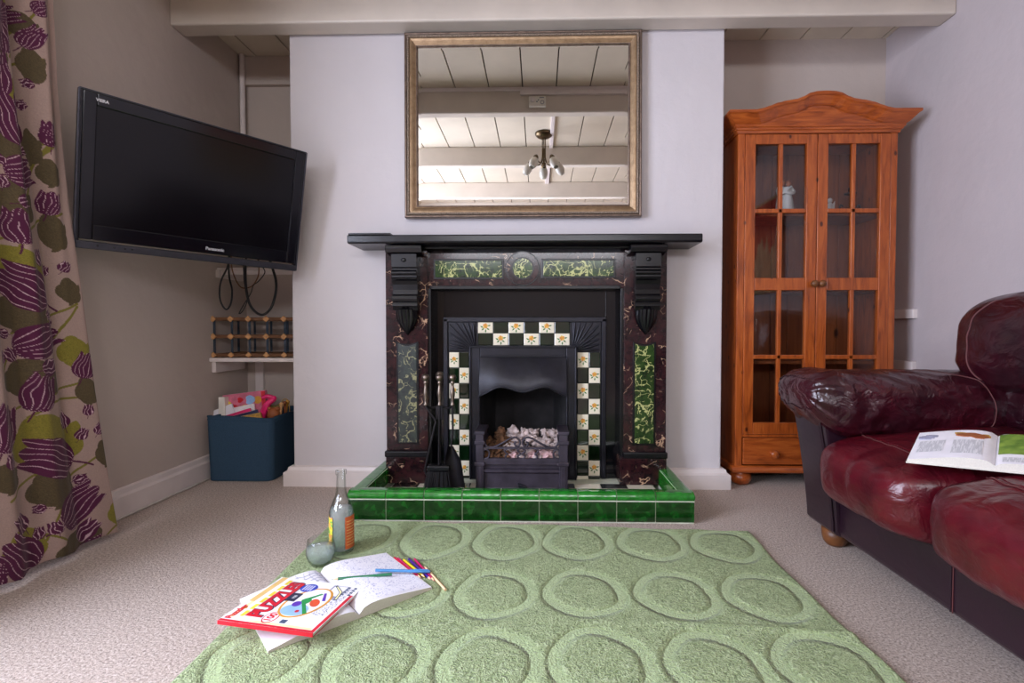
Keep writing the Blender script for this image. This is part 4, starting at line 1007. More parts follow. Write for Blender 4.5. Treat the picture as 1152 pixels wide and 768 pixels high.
m.tube(spline([(-1.365, 2.46, tz0 + .03), (-1.34, 2.45, tz0 + .01), (-1.33, 2.44, tz0 - .03)], 5), .011, 0, 8)
tag(m.build('toy_flamingo', 'hot_pink', None, origin=(-1.37, 2.46, tz0 - .06)), 'hot pink curled plastic toy poking out of the blue box', 'toy')
for i, (x, y, r, mt, nm, lb) in enumerate(((-1.35, 2.50, .034, 'toy_olive', 'toy_ball', 'olive soft toy behind the hot pink toy'), (-1.325, 2.45, .03, 'toy_brown', 'toy_bear', 'brown soft toy at the open end of the blue box'))):
    e = thing(nm, lb, 'toy', (x, y, bz - .03))
    MB().ball((x, y, bz + .0), (r, r, r * 1.1)).build('head', mt, e)
    m = MB()
    for s2 in (-1, 1): m.ball((x + s2 * r * .7, y, bz + r * .9), r * .35)
    m.build('ears', mt, e)
    MB().ball((x, y, bz - .06), (r * 1.1, r * 1.1, r * 1.5)).build('body', mt, e)
for i, (x, y, a, mt) in enumerate(((-1.305, 2.47, .3, 'rack_wood_end'), (-1.30, 2.52, -.2, 'toy_brown'), (-1.325, 2.56, .5, 'ink_orange'))):
    m = MB().tube([(x - .03 * a, y, bz - .1), (x + .03 * a, y, bz + .045)], .007, 0, 10); m.ball((x + .03 * a, y, bz + .045), .011)
    tag(m.build('skittle', mt, None, origin=(x, y, bz - .1)), ['light wooden skittle at the open corner of the blue box', 'dark brown skittle deeper in the blue box', 'orange skittle leaning at the back of the blue box'][i], 'toy')
m = MB().tube(spline([(-1.36, 2.54, bz - .02), (-1.33, 2.55, bz + .055), (-1.30, 2.55, bz + .05), (-1.295, 2.55, bz - .02)], 8), .0022, 0, 6)
tag(m.build('wire_hoop', 'book_ochre', None, origin=(-1.33, 2.55, bz - .02)), 'thin wire hoop arching over the toys in the blue box', 'toy')
# ================================================================ CURTAIN
edge_px = [((57, 0), -1.585), ((62, 100), -1.58), ((67, 160), -1.575), ((75, 235), -1.565), ((88, 320), -1.55), ((104, 440), -1.53), ((118, 530), -1.51), ((129, 592), -1.495)]
et = [atX(p[0], p[1], X) for p, X in edge_px]
ez = np.array([p.z for p in et][::-1]); ex_ = np.array([p.x for p in et][::-1]); ey = np.array([p.y for p in et][::-1])
def edgeXY(z): return np.interp(z, ez, ex_), np.interp(z, ez, ey)
CZ0, CZ1, CS = .018, 2.06, .62
nu, nz = 380, 1100
uu = np.linspace(0, 1, nu + 1); S_ = (CS * uu ** 1.25)
Zr = np.linspace(CZ0, CZ1, nz + 1)
SS, ZZ = np.meshgrid(S_, Zr)
A_ = -SS; Bz = ZZ
cream, plum, lime, olive, vein = [np.array(rgb(*c)[:3]) for c in ((154, 131, 122), (74, 17, 53), (122, 114, 40), (80, 68, 44), (190, 160, 168))]
img = np.empty(SS.shape + (3,)); img[:] = cream
ng = np.random.RandomState(2)
img *= (1 + .05 * ng.randn(*SS.shape))[..., None]
def pxloc(px, py):
    p = atX(px, py, -1.53); return -(float(edgeXY(p.z)[1]) - p.y), p.z
K_ = 1 / 375.0
def blob(px, py, w, h, c, lob=5, ph=0.0):
    for da in (0, -.42):
        a0, b0 = pxloc(px, py); a0 += da
        x, y = (A_ - a0) / (w * K_ / 1.7), (Bz - b0) / (h * K_ / 1.7)
        rr_, th = np.hypot(x, y), np.arctan2(y, x)
        msk = rr_ < .84 + .16 * np.abs(np.sin(th * lob / 2 + ph)) * (np.abs(np.sin(th + 2.2)) > .35)
        tex = .9 + .12 * ng.randn(*SS.shape)
        img[msk] = (c * tex[..., None])[msk]
def tulip(px, py, L, Wd, deg, veins=6, stem=True):
    for da in (0, -.42):
        a0, b0 = pxloc(px, py); a0 += da; t0 = math.radians(deg); K_ = 1 / 340.0
        x, y = A_ - a0, Bz - b0
        p = (x * math.cos(t0) + y * math.sin(t0)) / (L * K_) + .5; q = (-x * math.sin(t0) + y * math.cos(t0)) / (Wd * K_ / 2)
        f = np.sin(PI * np.clip(p, 0, 1) ** .72) ** .62
        f = np.where(p > .62, np.maximum(f, .86 - (p - .62) * .5), f)
        tm = .84 + .16 * np.abs(np.cos(q * PI * 1.5)) ** .7
        msk = (np.abs(q) < f) & (p > 0) & (p < tm)
        if stem:
            sm = (np.abs(q - .5 * (p * 2) ** 2 * .5) < .045) & (p > -.3) & (p < .02); img[sm] = plum
        img[msk] = plum * 1.0
        vv = q / np.maximum(f, .2) * veins / 2 + .30 * np.sin(p * 6 + q * 2.5 + px) + .12 * np.sin(p * 13 - q * 3)
        vl = msk & (np.abs(vv - np.round(vv)) < (.05 if veins > 4 else .09)) & (np.abs(q) < f * .96)
        img[vl] = vein
def stemline(pts, c=lime * .75, w=1.3):
    for da in (0, -.42):
        P2 = [pxloc(*p) for p in pts]
        P2 = spline([(a + da, b, 0) for a, b in P2], 10)
        for p, q in zip(P2, P2[1:]):
            d = np.array([q.x - p.x, q.y - p.y]); L2 = max(1e-9, d @ d)
            i0 = np.searchsorted(Zr, min(p.y, q.y) - .01); i1 = np.searchsorted(Zr, max(p.y, q.y) + .01)
            sa, sb = A_[i0:i1], Bz[i0:i1]
            t = np.clip(((sa - p.x) * d[0] + (sb - p.y) * d[1]) / L2, 0, 1)
            msk = np.hypot(sa - p.x - t * d[0], sb - p.y - t * d[1]) < w * K_
            sub = img[i0:i1]; sub[msk] = c
for pts in ([(18, 60), (40, 30), (60, 5)], [(0, 120), (30, 75), (60, 66)], [(0, 185), (30, 175), (66, 160)], [(20, 300), (30, 265), (60, 180), (70, 150)], [(50, 200), (62, 175), (72, 160)],
            [(0, 270), (40, 258), (78, 240)], [(20, 375), (60, 360), (90, 342)], [(55, 420), (70, 385), (90, 345)], [(0, 470), (40, 452), (92, 430)], [(34, 470), (60, 452), (100, 446)],
            [(0, 565), (30, 540), (60, 522)], [(60, 560), (85, 530), (112, 505)], [(90, 640), (105, 610), (122, 585)], [(0, 610), (30, 600), (66, 610)], [(45, 610), (60, 560), (64, 520)], [(5, 420), (20, 395), (50, 380)]): stemline(pts)
for a in ((24, 114, 32, 46, lime), (22, 6, 26, 20, lime), (44, 26, 26, 26, olive), (2, 62, 24, 40, olive), (52, 72, 20, 40, olive), (18, 168, 34, 36, olive), (26, 226, 48, 44, olive), (54, 165, 18, 38, olive), (68, 195, 16, 30, olive), (26, 305, 74, 50, lime), (72, 262, 22, 40, olive),
          (27, 353, 54, 36, olive), (88, 397, 28, 38, lime), (39, 427, 60, 42, olive), (54, 498, 78, 60, lime), (56, 550, 52, 42, olive), (97, 440, 22, 34, olive), (110, 510, 20, 32, olive), (120, 578, 24, 30, lime),
          (20, 618, 46, 44, lime), (80, 616, 54, 38, olive), (0, 540, 30, 30, olive), (84, 328, 20, 30, olive)): blob(*a)
for a in ((4, 16, 60, 34, 100), (24, 12, 40, 22, 30), (2, 74, 50, 28, 90), (22, 132, 52, 36, 110), (36, 193, 40, 36, 20), (26, 253, 36, 30, 88), (34, 322, 56, 46, 150), (50, 382, 56, 36, 20), (44, 442, 40, 32, 70), (0, 483, 48, 34, 70), (96, 411, 30, 24, 70),
          (54, 515, 62, 44, 158), (82, 569, 56, 40, 30), (14, 628, 50, 42, 130), (88, 626, 44, 28, 20), (129, 588, 34, 18, 80), (68, 228, 26, 18, 80), (52, 40, 30, 18, 60), (66, 150, 28, 12, 90), (58, 8, 20, 16, 40)): tulip(*a)
for px, py, w, dg in ((31, 99, 17, 80), (45, 116, 12, 40), (41, 168, 13, 20), (35, 226, 20, 20), (51, 289, 18, 100), (65, 304, 12, 70), (80, 300, 13, 60), (17, 32, 18, 120), (50, 92, 12, 200), (8, 175, 12, 120), (62, 354, 14, 20), (9, 375, 12, 170), (4, 402, 13, 100), (17, 399, 15, 130), (55, 413, 22, 15), (74, 473, 20, 110), (91, 488, 14, 60), (97, 461, 13, 80), (106, 482, 14, 60), (88, 539, 13, 10), (39, 574, 12, 170), (16, 590, 22, 120), (38, 602, 14, 80), (52, 595, 15, 100), (91, 598, 26, 40), (4, 520, 16, 90), (12, 202, 12, 90)):
    tulip(px, py, w, w * .85, dg, 3)
tint = np.clip(img, 0, 1)
def foldxy(s, z):
    X, Y = edgeXY(z)
    g = np.clip((z - .0) / 2.0, 0, 1)
    amp = .012 + .016 * g
    fold = amp * np.sin(2 * PI * (s / .15 + .18 * np.sin(z * 2.1))) + .006 * np.sin(2 * PI * (s / .06 + z * .4)) * (.3 + g)
    hem = np.exp(-(s / .018) ** 2) * .008
    return np.minimum(X + fold * np.clip(s / .05, 0, 1) - .008 * np.clip(s / .05, 0, 1) + hem, X + .03), Y - s * (1 - .14 * g)
FX, FY = foldxy(SS, ZZ)
sag = .012 * np.sin(SS * 18 + .5) * np.exp(-(ZZ - CZ0) / .12)
FX = np.maximum(FX, XL + .022)
V = np.stack([FX, FY, ZZ + np.abs(sag)], -1).reshape(-1, 3)
ii = np.arange((nz + 1) * (nu + 1)).reshape(nz + 1, nu + 1)
Fc = np.stack([ii[:-1, :-1], ii[:-1, 1:], ii[1:, 1:], ii[1:, :-1]], -1).reshape(-1, 4)
org = Vector((-1.55, 1.45, CZ0))
me = bpy.data.meshes.new('curtain'); me.from_pydata((V - np.array(org)).tolist(), [], Fc.tolist()); me.materials.append(M['curtain_print'])
me.polygons.foreach_set('use_smooth', [True] * len(me.polygons))
at = me.color_attributes.new('tint', 'FLOAT_COLOR', 'POINT')
at.data.foreach_set('color', np.concatenate([tint.reshape(-1, 3), np.ones((len(V), 1))], 1).astype(np.float32).ravel()); me.update()
cur = bpy.data.objects.new('curtain', me); COL.objects.link(cur); cur.location = org
md = cur.modifiers.new('Thickness', 'SOLIDIFY'); md.thickness = .003; md.offset = 0
tag(cur, 'floor-length cream curtain printed with plum tulips and olive leaves beside the television', 'curtain')

# ================================================================ SOFA
sofa = thing('leather_sofa', 'burgundy leather sofa along the pale wall with an open book on its seat', 'sofa', (1.38, 1.05, 0))
def cubepts(n):
    idx = {}; vs = []; fs = []
    def vid(p):
        k = tuple(round(c * 1e5) for c in p)
        if k not in idx: idx[k] = len(vs); vs.append(p)
        return idx[k]
    for ax in range(3):
        for sg in (-1, 1):
            for i in range(n):
                for j in range(n):
                    q = []
                    for (a, b) in ((i, j), (i + 1, j), (i + 1, j + 1), (i, j + 1)):
                        p = [0, 0, 0]; p[ax] = sg; p[(ax + 1) % 3] = 2 * a / n - 1; p[(ax + 2) % 3] = 2 * b / n - 1
                        q.append(vid(tuple(p)))
                    fs.append(tuple(q if sg > 0 else q[::-1]))
    return vs, fs
CV, CF = cubepts(44)
def padmap(p, c, h, k, bulge, wr, seed):
    x, y, z = p; nn = (abs(x) ** k + abs(y) ** k + abs(z) ** k) ** (1 / k); q = Vector((x / nn, y / nn, z / nn))
    P = Vector((c[0] + q.x * h[0], c[1] + q.y * h[1], c[2] + q.z * h[2]))
    P = bulge(P, q)
    ax = Vector((P.x * wr[1], P.y * wr[2], P.z * wr[3])) + Vector((seed, seed * .3, 0))
    w = 1 - abs(noise.noise(ax)) * 2; w2 = noise.noise(ax * 2.3 + Vector((4, 1, 2)))
    d = Vector((q.x / h[0], q.y / h[1], q.z / h[2])).normalized()
    return P + d * (wr[0] * (w * .6 + w2 * .4))
def pad(name, matl, c, h, k, bulge, wr, seed, parent=sofa):
    vs = [padmap(p, c, h, k, bulge, wr, seed) for p in CV]
    return MB().add(vs, CF, 0, True).build(name, matl, parent)
def seam(parent, pts, r=.0022, matl='thread', name='seam'): return MB().tube(pts, r, 0, 6).build(name, matl, parent)
def seatbulge(c, h):
    def f(P, q):
        x = (P.x - c[0]) / h[0]; y = (P.y - c[1]) / h[1]
        up = max(0, q.z) ** 2
        P.z += up * (.028 * (1 - x * x) * (1 - y ** 4) + .022 * x)
        P.x += -.022 * max(0, -q.x) * (1 - y ** 4) * (1 - q.z ** 2)
        return P
    return f
for (yc, hy) in ((1.42, .222), (.978, .222), (.536, .222)):
    c, h = (1.27, yc, .302), (.375, hy, .108); bf = seatbulge(c, h); wr = (.007, 5, 16, 7)
    cu = pad('seat_cushion', 'leather_seat', c, h, 5.5, bf, wr, yc * 7)
    sp = [padmap((-.74 + .05 * (2 * t_ - 1) ** 2, 2 * t_ - 1, 1), c, h, 5.5, bf, wr, yc * 7) + Vector((0, 0, .0015)) for t_ in [i / 40 for i in range(1, 40)]]
    seam(cu, sp)
    sp = [padmap((-.70 + .05 * (2 * t_ - 1) ** 2, 2 * t_ - 1, 1), c, h, 5.5, bf, wr, yc * 7) + Vector((0, 0, .0005)) for t_ in [i / 40 for i in range(1, 40)]]
    seam(cu, sp, .0014, 'leather_seat')
m = MB().box(.985, 1.74, .20, 1.70, .055, .235); m.build('base', 'leather_dark', sofa, .022, 4)
seam(sofa, [(.9838, 1.19, z) for z in (.065, .12, .18, .225)], .0016, 'thread')
seam(sofa, [(.9838, 1.19 + .006, z) for z in (.065, .12, .18, .225)], .0022, 'leather_dark')
for (y0, y1, near) in ((1.635, 1.815, 0), (.13, .31, 1)):
    m = MB(); n = 12; prof = []
    for i in range(n + 1):
        z = .075 + (.47 - .075) * i / n; t_ = i / n
        prof.append((.968 - .055 * t_ ** 1.3, z))
    prof = [(1.00, .052), (.978, .058)] + prof + [(1.74, .47), (1.74, .055)]
    m.prism(prof, 'y', y0, y1, smooth=False)
    ap = m.build('arm_panel', 'leather_dark', sofa, .018, 4)
    fy = y0 + .006 if not near else y1 - .006
    seam(ap, [(p[0] - .0005, fy, p[1]) for p in prof[2:14]], .0025, 'leather_dark', 'piping')
    yc = (y0 + y1) / 2 - (.022 if not near else -.022)
    def armpad(u, v, yc=yc, near=near):
        X = .858 + (1.66 - .858) * v ** 1.25; t_ = min(1, (X - .858) / .13); f = max(.02, math.sqrt(1 - (1 - t_) ** 2))
        a = 2 * PI * u; ca, sa = math.cos(a), math.sin(a)
        cy = math.copysign(abs(ca) ** .62, ca); sz = math.copysign(abs(sa) ** .72, sa)
        hw = .158 * (.55 + .45 * f); hh = .102 * f
        zc = .494 + .040 * (1 - t_) - .012 * max(0, (X - 1.3)); y = yc + hw * cy; z = zc + hh * sz
        pl = noise.noise(Vector((X * 15 + 1.6 * ca, sa * 2.2 + X * 2, 3.1 + near))); w = (1 - abs(pl) * 2.2) * .007 * min(1, t_ * 1.2)
        fr = .005 * math.sin(a * 14) * math.exp(-((X - .9) / .05) ** 2) * (1 if sa < .5 else .4)
        return (X, y + (w + fr) * ca, z + (w + fr) * sa)
    pm = MB().grid(armpad, 96, 110, 0, True); pm.add([armpad(i / 96, 0) for i in range(96)], [tuple(range(96))])
    po = pm.build('arm_pad', 'leather_arm', sofa)
    for vq in (.64,):
        seam(po, [Vector(armpad(i / 60, vq - .08 * math.cos(2 * PI * i / 60))) + Vector((0, .001 * math.cos(2 * PI * i / 60), .001 * math.sin(2 * PI * i / 60))) for i in range(-4, 36)], .0016)
    seam(po, [Vector(armpad(i / 96, .045)) + Vector((-.001, .001 * math.cos(2 * PI * i / 96), .001 * math.sin(2 * PI * i / 96))) for i in range(96)], .002, 'leather_arm')
for (yc, hy, ext) in ((1.475, .295, .0), (.93, .265, 0), (.41, .26, 0)):
    c, h = (1.58, yc, .70), (.20, hy * .98, .158)
    def bb(P, q): P.x += -.03 * (q.z) * -1 * .6 - .02 * (1 - q.y ** 4); return P
    up = pad('back_cushion', 'leather_arm', c, h, 3.1, bb, (.009, 6, 7, 11), yc * 3 + 2)
    sp = [padmap(p, c, h, 3.1, bb, (.009, 6, 7, 11), yc * 3 + 2) + Vector((-.001, 0, 0)) for p in [(-1, .42 + .2 * (1 - t_ ** 2) * .5, t_) for t_ in [i / 12 - 1 for i in range(25)]]]
    seam(up, sp, .0024)
    c2, h2 = (1.60, yc - (.06 if yc > 1 else 0), .50), (.18, hy * .80, .11)
    pad('lumbar_cushion', 'leather_arm', c2, h2, 3.6, lambda P, q: P, (.008, 6, 8, 9), yc * 5)
MB().box(1.69, 1.785, .20, 1.74, .055, .78).build('back_frame', 'leather_dark', sofa, .03, 4)
for x in (1.02, 1.70):
    for y in (1.72, .22):
        MB().lathe([(0, 0), (.026, 0), (.036, .012), (.041, .03), (.042, .056), (0, .056)], (x, y, 0), n=20).build('foot', 'foot_wood', sofa)

# open book on the seat
bk = thing('open_book', 'open illustrated book lying face up on the burgundy sofa seat', 'book', (1.10, 1.215, .442), (D(9), D(-4), D(-44)))
def page(sg, hw=.158, hl=.108, lift=.017, n=16):
    def f(u, v):
        x = hw * u; return (sg * x, -hl + 2 * hl * v, .004 + lift * (math.sin(PI * min(1, u ** .55)) * .8 + .25 * (1 - u)) * (1 if sg < 0 else .7))
    m = MB().grid(f, n, 6, 0); k = len(m.v)
    m.grid(lambda u, v: (f(u, v)[0] * 1.005, f(u, v)[1], -.002 + .0 * u), n, 6, 1)
    for v in (0, 1):
        top = [f(i / n, v) for i in range(n + 1)]; bot = [(t_[0] * 1.005, t_[1], -.002) for t_ in top]
        m.add(top + bot, [(i, i + 1, n + 2 + i, n + 1 + i) for i in range(n)], 1)
    m.add([f(1, 0), f(1, 1), (sg * hw * 1.005, hl, -.002), (sg * hw * 1.005, -hl, -.002)], [(0, 1, 2, 3)], 1)
    return m, f
m, f = page(-1); lp = m.build('page', ['paper', 'paper_edge'], bk, local=True)
def onpage(f, u0, u1, v0, v1, n=8): return MB().grid(lambda u, v: tuple(Vector(f(u0 + (u1 - u0) * u, v0 + (v1 - v0) * v)) + Vector((0, 0, .0008))), n, n)
onpage(f, .60, .93, .22, .62).build('text_column', 'text_block', lp, local=True); onpage(f, .14, .50, .15, .62).build('text_column', 'text_block', lp, local=True)
mm_ = MB()
for (u, v, r) in ((.2, .74, .016), (.28, .80, .018), (.36, .79, .016), (.14, .80, .012), (.42, .84, .012)):
    c_ = Vector(f(u, v)); mm_.prism([(c_.x + r * math.cos(a) * (1 + .3 * math.sin(3 * a + u * 30)), c_.y + r * .8 * math.sin(a)) for a in [i * PI / 7 for i in range(14)]], 'z', c_.z - .003, c_.z + .0016 + u * .001, 0 if r > .013 else 1)
mm_.build('picture', ['toy_brown', 'book_ochre'], lp, local=True); mm_ = MB()
for (u, v, r) in ((.80, .76, .014), (.76, .80, .012), (.84, .73, .013), (.87, .77, .010)):
    c_ = Vector(f(u, v)); mm_.prism([(c_.x + r * 1.6 * math.cos(a), c_.y + r * .7 * math.sin(a)) for a in [i * PI / 7 for i in range(14)]], 'z', c_.z - .003, c_.z + .0012 + .0002 * r)
mm_.build('sketch', 'ink_grey', lp, local=True)
m, f = page(1); rp = m.build('page', ['paper', 'paper_edge'], bk, local=True)
onpage(f, .03, .98, .30, .99).build('photograph', 'grass_photo', rp, local=True)
onpage(f, .08, .9, .05, .2).build('caption', 'text_block', rp, local=True)
MB().box(-.161, .161, -.11, .11, -.005, -.002).build('cover', 'paper_edge', bk, local=True)

# ================================================================ RUG
rx0, rx1, ry0, ry1 = -.765, .757, .42, 1.80
nx, ny = 440, 400
gx, gy = np.meshgrid(np.linspace(rx0, rx1, nx + 1), np.linspace(ry0, ry1, ny + 1))
rowsY = (1.672, 1.357, 1.066, .77, .48)
ring = np.zeros_like(gx); groove = np.zeros_like(gx); rng2 = np.random.RandomState(4)
for j, yy in enumerate(rowsY):
    for k in range(-3, 3):
        cx_ = .1315 + .2475 * k + rng2.uniform(-.006, .006); cy_ = yy + rng2.uniform(-.005, .005)
        e_ = rng2.uniform(.95, 1.04); th = np.arctan2(gy - cy_, gx - cx_)
        d_ = np.hypot((gx - cx_) * e_, (gy - cy_) * .92) + .003 * np.sin(3 * th + k) + .002 * np.sin(5 * th + j)
        ro, ri = .118, .083
        r_ = np.clip((ro - d_) / .006, 0, 1) * np.clip((d_ - ri) / .006, 0, 1); ring = np.maximum(ring, r_)
        groove = np.maximum(groove, np.exp(-((d_ - ro) / .0035) ** 2) + np.exp(-((d_ - ri) / .0035) ** 2))
wob = lambda t_: .006 * np.sin(t_ * 7 + 1) + .003 * np.sin(t_ * 19)
px_ = gx + wob(gy) * (gx - rx0) / (rx1 - rx0) - .02 * np.clip((gy - 1.0) / .8, 0, 1) * np.clip((rx0 + .3 - gx) / .3, 0, 1); py_ = gy + wob(gx * 1.3) * .6 + .072 * (1 - np.clip((gx - rx0) / (rx1 - rx0), 0, 1) ** 1.5) * np.clip((gy - 1.55) / .25, 0, 1)
ed = np.minimum(np.minimum(gx - rx0, rx1 - gx), np.minimum(gy - ry0, ry1 - gy))
crease = np.exp(-((gy - (1.20 - (gx - .3) * .02 + .02 * np.sin(gx * 5))) / .012) ** 2) * np.clip((gx - .1) / .3, 0, 1) * .006
gz = .0135 * np.sqrt(np.clip(ed / .012, 0.04, 1)) - ring * .0014 - groove * .0029 + .0012 * np.sin(gx * 9) * np.sin(gy * 7) + .001 + crease
V = np.stack([px_, py_, gz], -1).reshape(-1, 3); ii = np.arange((ny + 1) * (nx + 1)).reshape(ny + 1, nx + 1)
Fc = np.stack([ii[:-1, :-1], ii[:-1, 1:], ii[1:, 1:], ii[1:, :-1]], -1).reshape(-1, 4).tolist()
bd = list(ii[0, :]) + list(ii[1:, -1]) + list(ii[-1, -2::-1]) + list(ii[-2:0:-1, 0]); nV = len(V)
V = np.concatenate([V, np.stack([V[bd][:, 0], V[bd][:, 1], np.full(len(bd), .0005)], -1)])
nb_ = len(bd); Fc += [(int(bd[i]), nV + i, nV + (i + 1) % nb_, int(bd[(i + 1) % nb_])) for i in range(nb_)] + [tuple(range(nV + nb_ - 1, nV - 1, -1))]
me = bpy.data.meshes.new('rug'); me.from_pydata(V.tolist(), [], Fc); me.materials.append(M['rug_pile']); me.polygons.foreach_set('use_smooth', [True] * len(me.polygons))
at = me.attributes.new('ring', 'FLOAT', 'POINT'); at.data.foreach_set('value', np.concatenate([ring.ravel(), np.zeros(nb_)]).astype(np.float32)); me.update()
rug = bpy.data.objects.new('rug', me); COL.objects.link(rug); tag(rug, 'pale green pile rug with rows of carved rings in front of the hearth', 'rug')
RZ = .0145

# ================================================================ BOOKS, PENCILS, BOTTLE ON THE RUG
class Frame:
    def __init__(s, c, deg, z): s.c = Vector(c); s.a = math.radians(deg); s.z = z
    def L(s, px, py, z=None):
        p = atZ(px, py, s.z if z is None else z) - s.c; ca, sa = math.cos(s.a), math.sin(s.a)
        return (p.x * ca + p.y * sa, -p.x * sa + p.y * ca)
# colouring book
cb_ = thing('colouring_book', 'open colouring book with line drawings lying on the green rug', 'book', (-.545, 1.325, RZ), (0, 0, D(42.5)))
PW, PH = .208, .142
def cpage(sg):
    def f(u, v):
        return (sg * PW * u, -PH + 2 * PH * v + .004 * u, .004 + .020 * math.sin(PI * min(1, u ** .5)) * (1 - .25 * u) + (.006 if sg > 0 else .004) * (1 - .5 * u))
    n = 18; m = MB().grid(f, n, 8, 0); m.grid(lambda u, v: (f(u, v)[0], f(u, v)[1], 0.0), n, 8, 1)
    for v in (0, 1):
        top = [f(i / n, v) for i in range(n + 1)]; bot = [(t_[0], t_[1], 0.0) for t_ in top]
        m.add(top + bot, [(i, i + 1, n + 2 + i, n + 1 + i) for i in range(n)], 1)
    m.add([f(1, 0), f(1, 1), (sg * PW, PH, 0), (sg * PW, -PH, 0)], [(0, 1, 2, 3)], 1)
    return m, f
m, fR = cpage(1); pr = m.build('page', ['paper', 'paper_edge'], cb_, local=True)
onpage(fR, .12, .97, .04, .97, 16).build('line_drawing', 'doodle_page', pr, local=True)
m, fL = cpage(-1); pl_ = m.build('page', ['paper', 'paper_edge'], cb_, local=True)
m = MB()
for k in range(7):
    m.tube([Vector(fL(.08 + .09 * k + .02 * math.sin(j + k), .52 + .05 * j)) + Vector((0, 0, .0006)) for j in range(10)], .0006, 0, 4)
    m.tube([Vector(fL(.05 + .07 * j, .55 + .06 * k + .02 * math.sin(j * 1.7))) + Vector((0, 0, .0006)) for j in range(10)], .0006, 0, 4)
m.build('line_drawing', 'ink_grey', pl_, local=True)
onpage(fL, .22, .52, .50, .56).build('coloured_patch', 'pencil_red', pl_, local=True)
# puzzle magazine
MZ = .052
mgf = Frame((-.612, 1.224, 0), 82, MZ)
mg = thing('puzzle_magazine', 'red and white puzzle magazine lying on the open colouring book', 'magazine', (-.612, 1.224, MZ - .009), (D(1.5), D(3.5), D(82)))
mwd, mht, mt_ = .115, .121, .009
m = MB().box(-mwd, mwd, -mht, mht, .0005, mt_ - .0008); m.build('pages', 'paper_edge', mg, .001, local=True)
m = MB().box(-mwd - .001, mwd + .001, -mht - .001, mht + .001, mt_ - .0008, mt_, 0).box(-mwd - .001, mwd + .001, -mht - .001, mht + .001, 0, .0006, 1).box(-mwd - .0022, -mwd, -mht, mht, 0, mt_, 1)
cov = m.build('cover', ['ink_white', 'ink_red'], mg, local=True)
Z1 = mt_
lay = [0]
def flat(pts, matl, name=None):
    lay[0] += 1; z = Z1 + .00002 * lay[0]
    return MB().prism(pts, 'z', Z1 - .0004, z).build(name or 'print', matl, cov, local=True)
def rect(x0, x1, y0, y1): return [(x0, y0), (x1, y0), (x1, y1), (x0, y1)]
def oval(x, y, a, b, n=32, rot=0.0): return [(x + a * math.cos(t_) * math.cos(rot) - b * math.sin(t_) * math.sin(rot), y + a * math.cos(t_) * math.sin(rot) + b * math.sin(t_) * math.cos(rot)) for t_ in [2 * PI * i / n for i in range(n)]]
def words(body, size, x, y, matl, bold=0, sx=1.0, rot=0.0, name='lettering'):
    lay[0] += 1; vs, fs = text_geo(body, size, .00001, bold); ca, sa = math.cos(rot), math.sin(rot)
    MB().add([(x + v.x * sx * ca - v.y * sa, y + v.x * sx * sa + v.y * ca, Z1 + .00002 * lay[0] + (v.z > 0) * .00002) for v in vs], fs).build(name, matl, cov, local=True)
flat(rect(-mwd, -mwd + .008, -mht, mht), 'ink_red'); flat(rect(-mwd, mwd * .55, -mht, -mht + .009), 'ink_red')
flat(rect(-mwd + .009, -mwd + .017, -mht + .012, .05), 'ink_cream'); flat(rect(-mwd + .018, -.02, mht - .022, mht - .012), 'ink_cream'); flat(rect(-.02, mwd, mht - .020, mht - .004), 'ink_tan')
flat(rect(-.045, mwd - .02, -.118 + .012, -.06), 'puzzle_maze', 'maze_print'); flat(rect(.03, mwd - .01, -.09, -.045), 'ink_grey'); flat(rect(.05, mwd - .012, -.085, -.05), 'ink_white')
for i in range(8): flat(rect(.060 + .012 * (i % 4), .068 + .012 * (i % 4), -.112 + .018 * (i // 4), -.104 + .018 * (i // 4)), 'ink_slate')
flat(rect(-.095, -.08, -.035, -.02), 'ink_slate')
for i in range(6): flat(rect(-.088 + i * .033, -.062 + i * .033, .078, .088), 'ink_yellow')
words('PUZZLES', .052, .006, .052, 'ink_navy', .0042, .88, name='title_shadow'); words('PUZZLES', .052, .005, .053, 'ink_red', .0026, .88, name='title')
words('Puzzler', .022, -.072, .106, 'ink_red', .0012, name='masthead')
flat(oval(-.052, .1, .005, .005), 'ink_orange')
flat(oval(-.078, .012, .026, .017), 'ink_red', 'number_badge'); flat(oval(-.078, .012, .0225, .0145), 'ink_white'); words('100', .024, -.078, .012, 'ink_red', .0012)
flat(oval(.005, -.026, .077, .052, 48, -.15), 'ink_orange', 'lens_rim'); flat(oval(.005, -.026, .071, .046, 48, -.15), 'ink_white'); flat(oval(-.035, -.02, .028, .034), 'ink_sky')
flat(rect(.0, .042, .006, .032), 'ink_navy')
words('100', .012, .022, .018, 'ink_white')
flat(oval(.075, .012, .022, .022), 'ink_blue', 'round_badge')
for i in range(4): flat(rect(.061, .089, .001 + .007 * i, .004 + .007 * i), 'ink_white')
flat([(-.05, -.05), (-.044, -.058), (.01, -.02), (.05, -.045), (.054, -.038), (.012, -.008)], 'ink_green'); flat(oval(.01, -.022, .016, .012), 'ink_green')
flat(oval(-.008, -.008, .013, .011), 'ink_purple'); flat(oval(.006, -.048, .02, .012, 24, .5), 'ink_rust'); flat(oval(-.04, -.03, .006, .005), 'ink_red'); flat([(.02, -.068), (.058, -.05), (.056, -.044), (.018, -.060)], 'ink_purple')
flat([(.03, -.084), (.07, -.078), (.1, -.05), (.106, -.052), (.076, -.084), (.032, -.092)], 'ink_slate'); flat([(.034, -.086), (.07, -.080), (.096, -.056), (.1, -.056), (.074, -.083), (.036, -.090)], 'ink_cream')
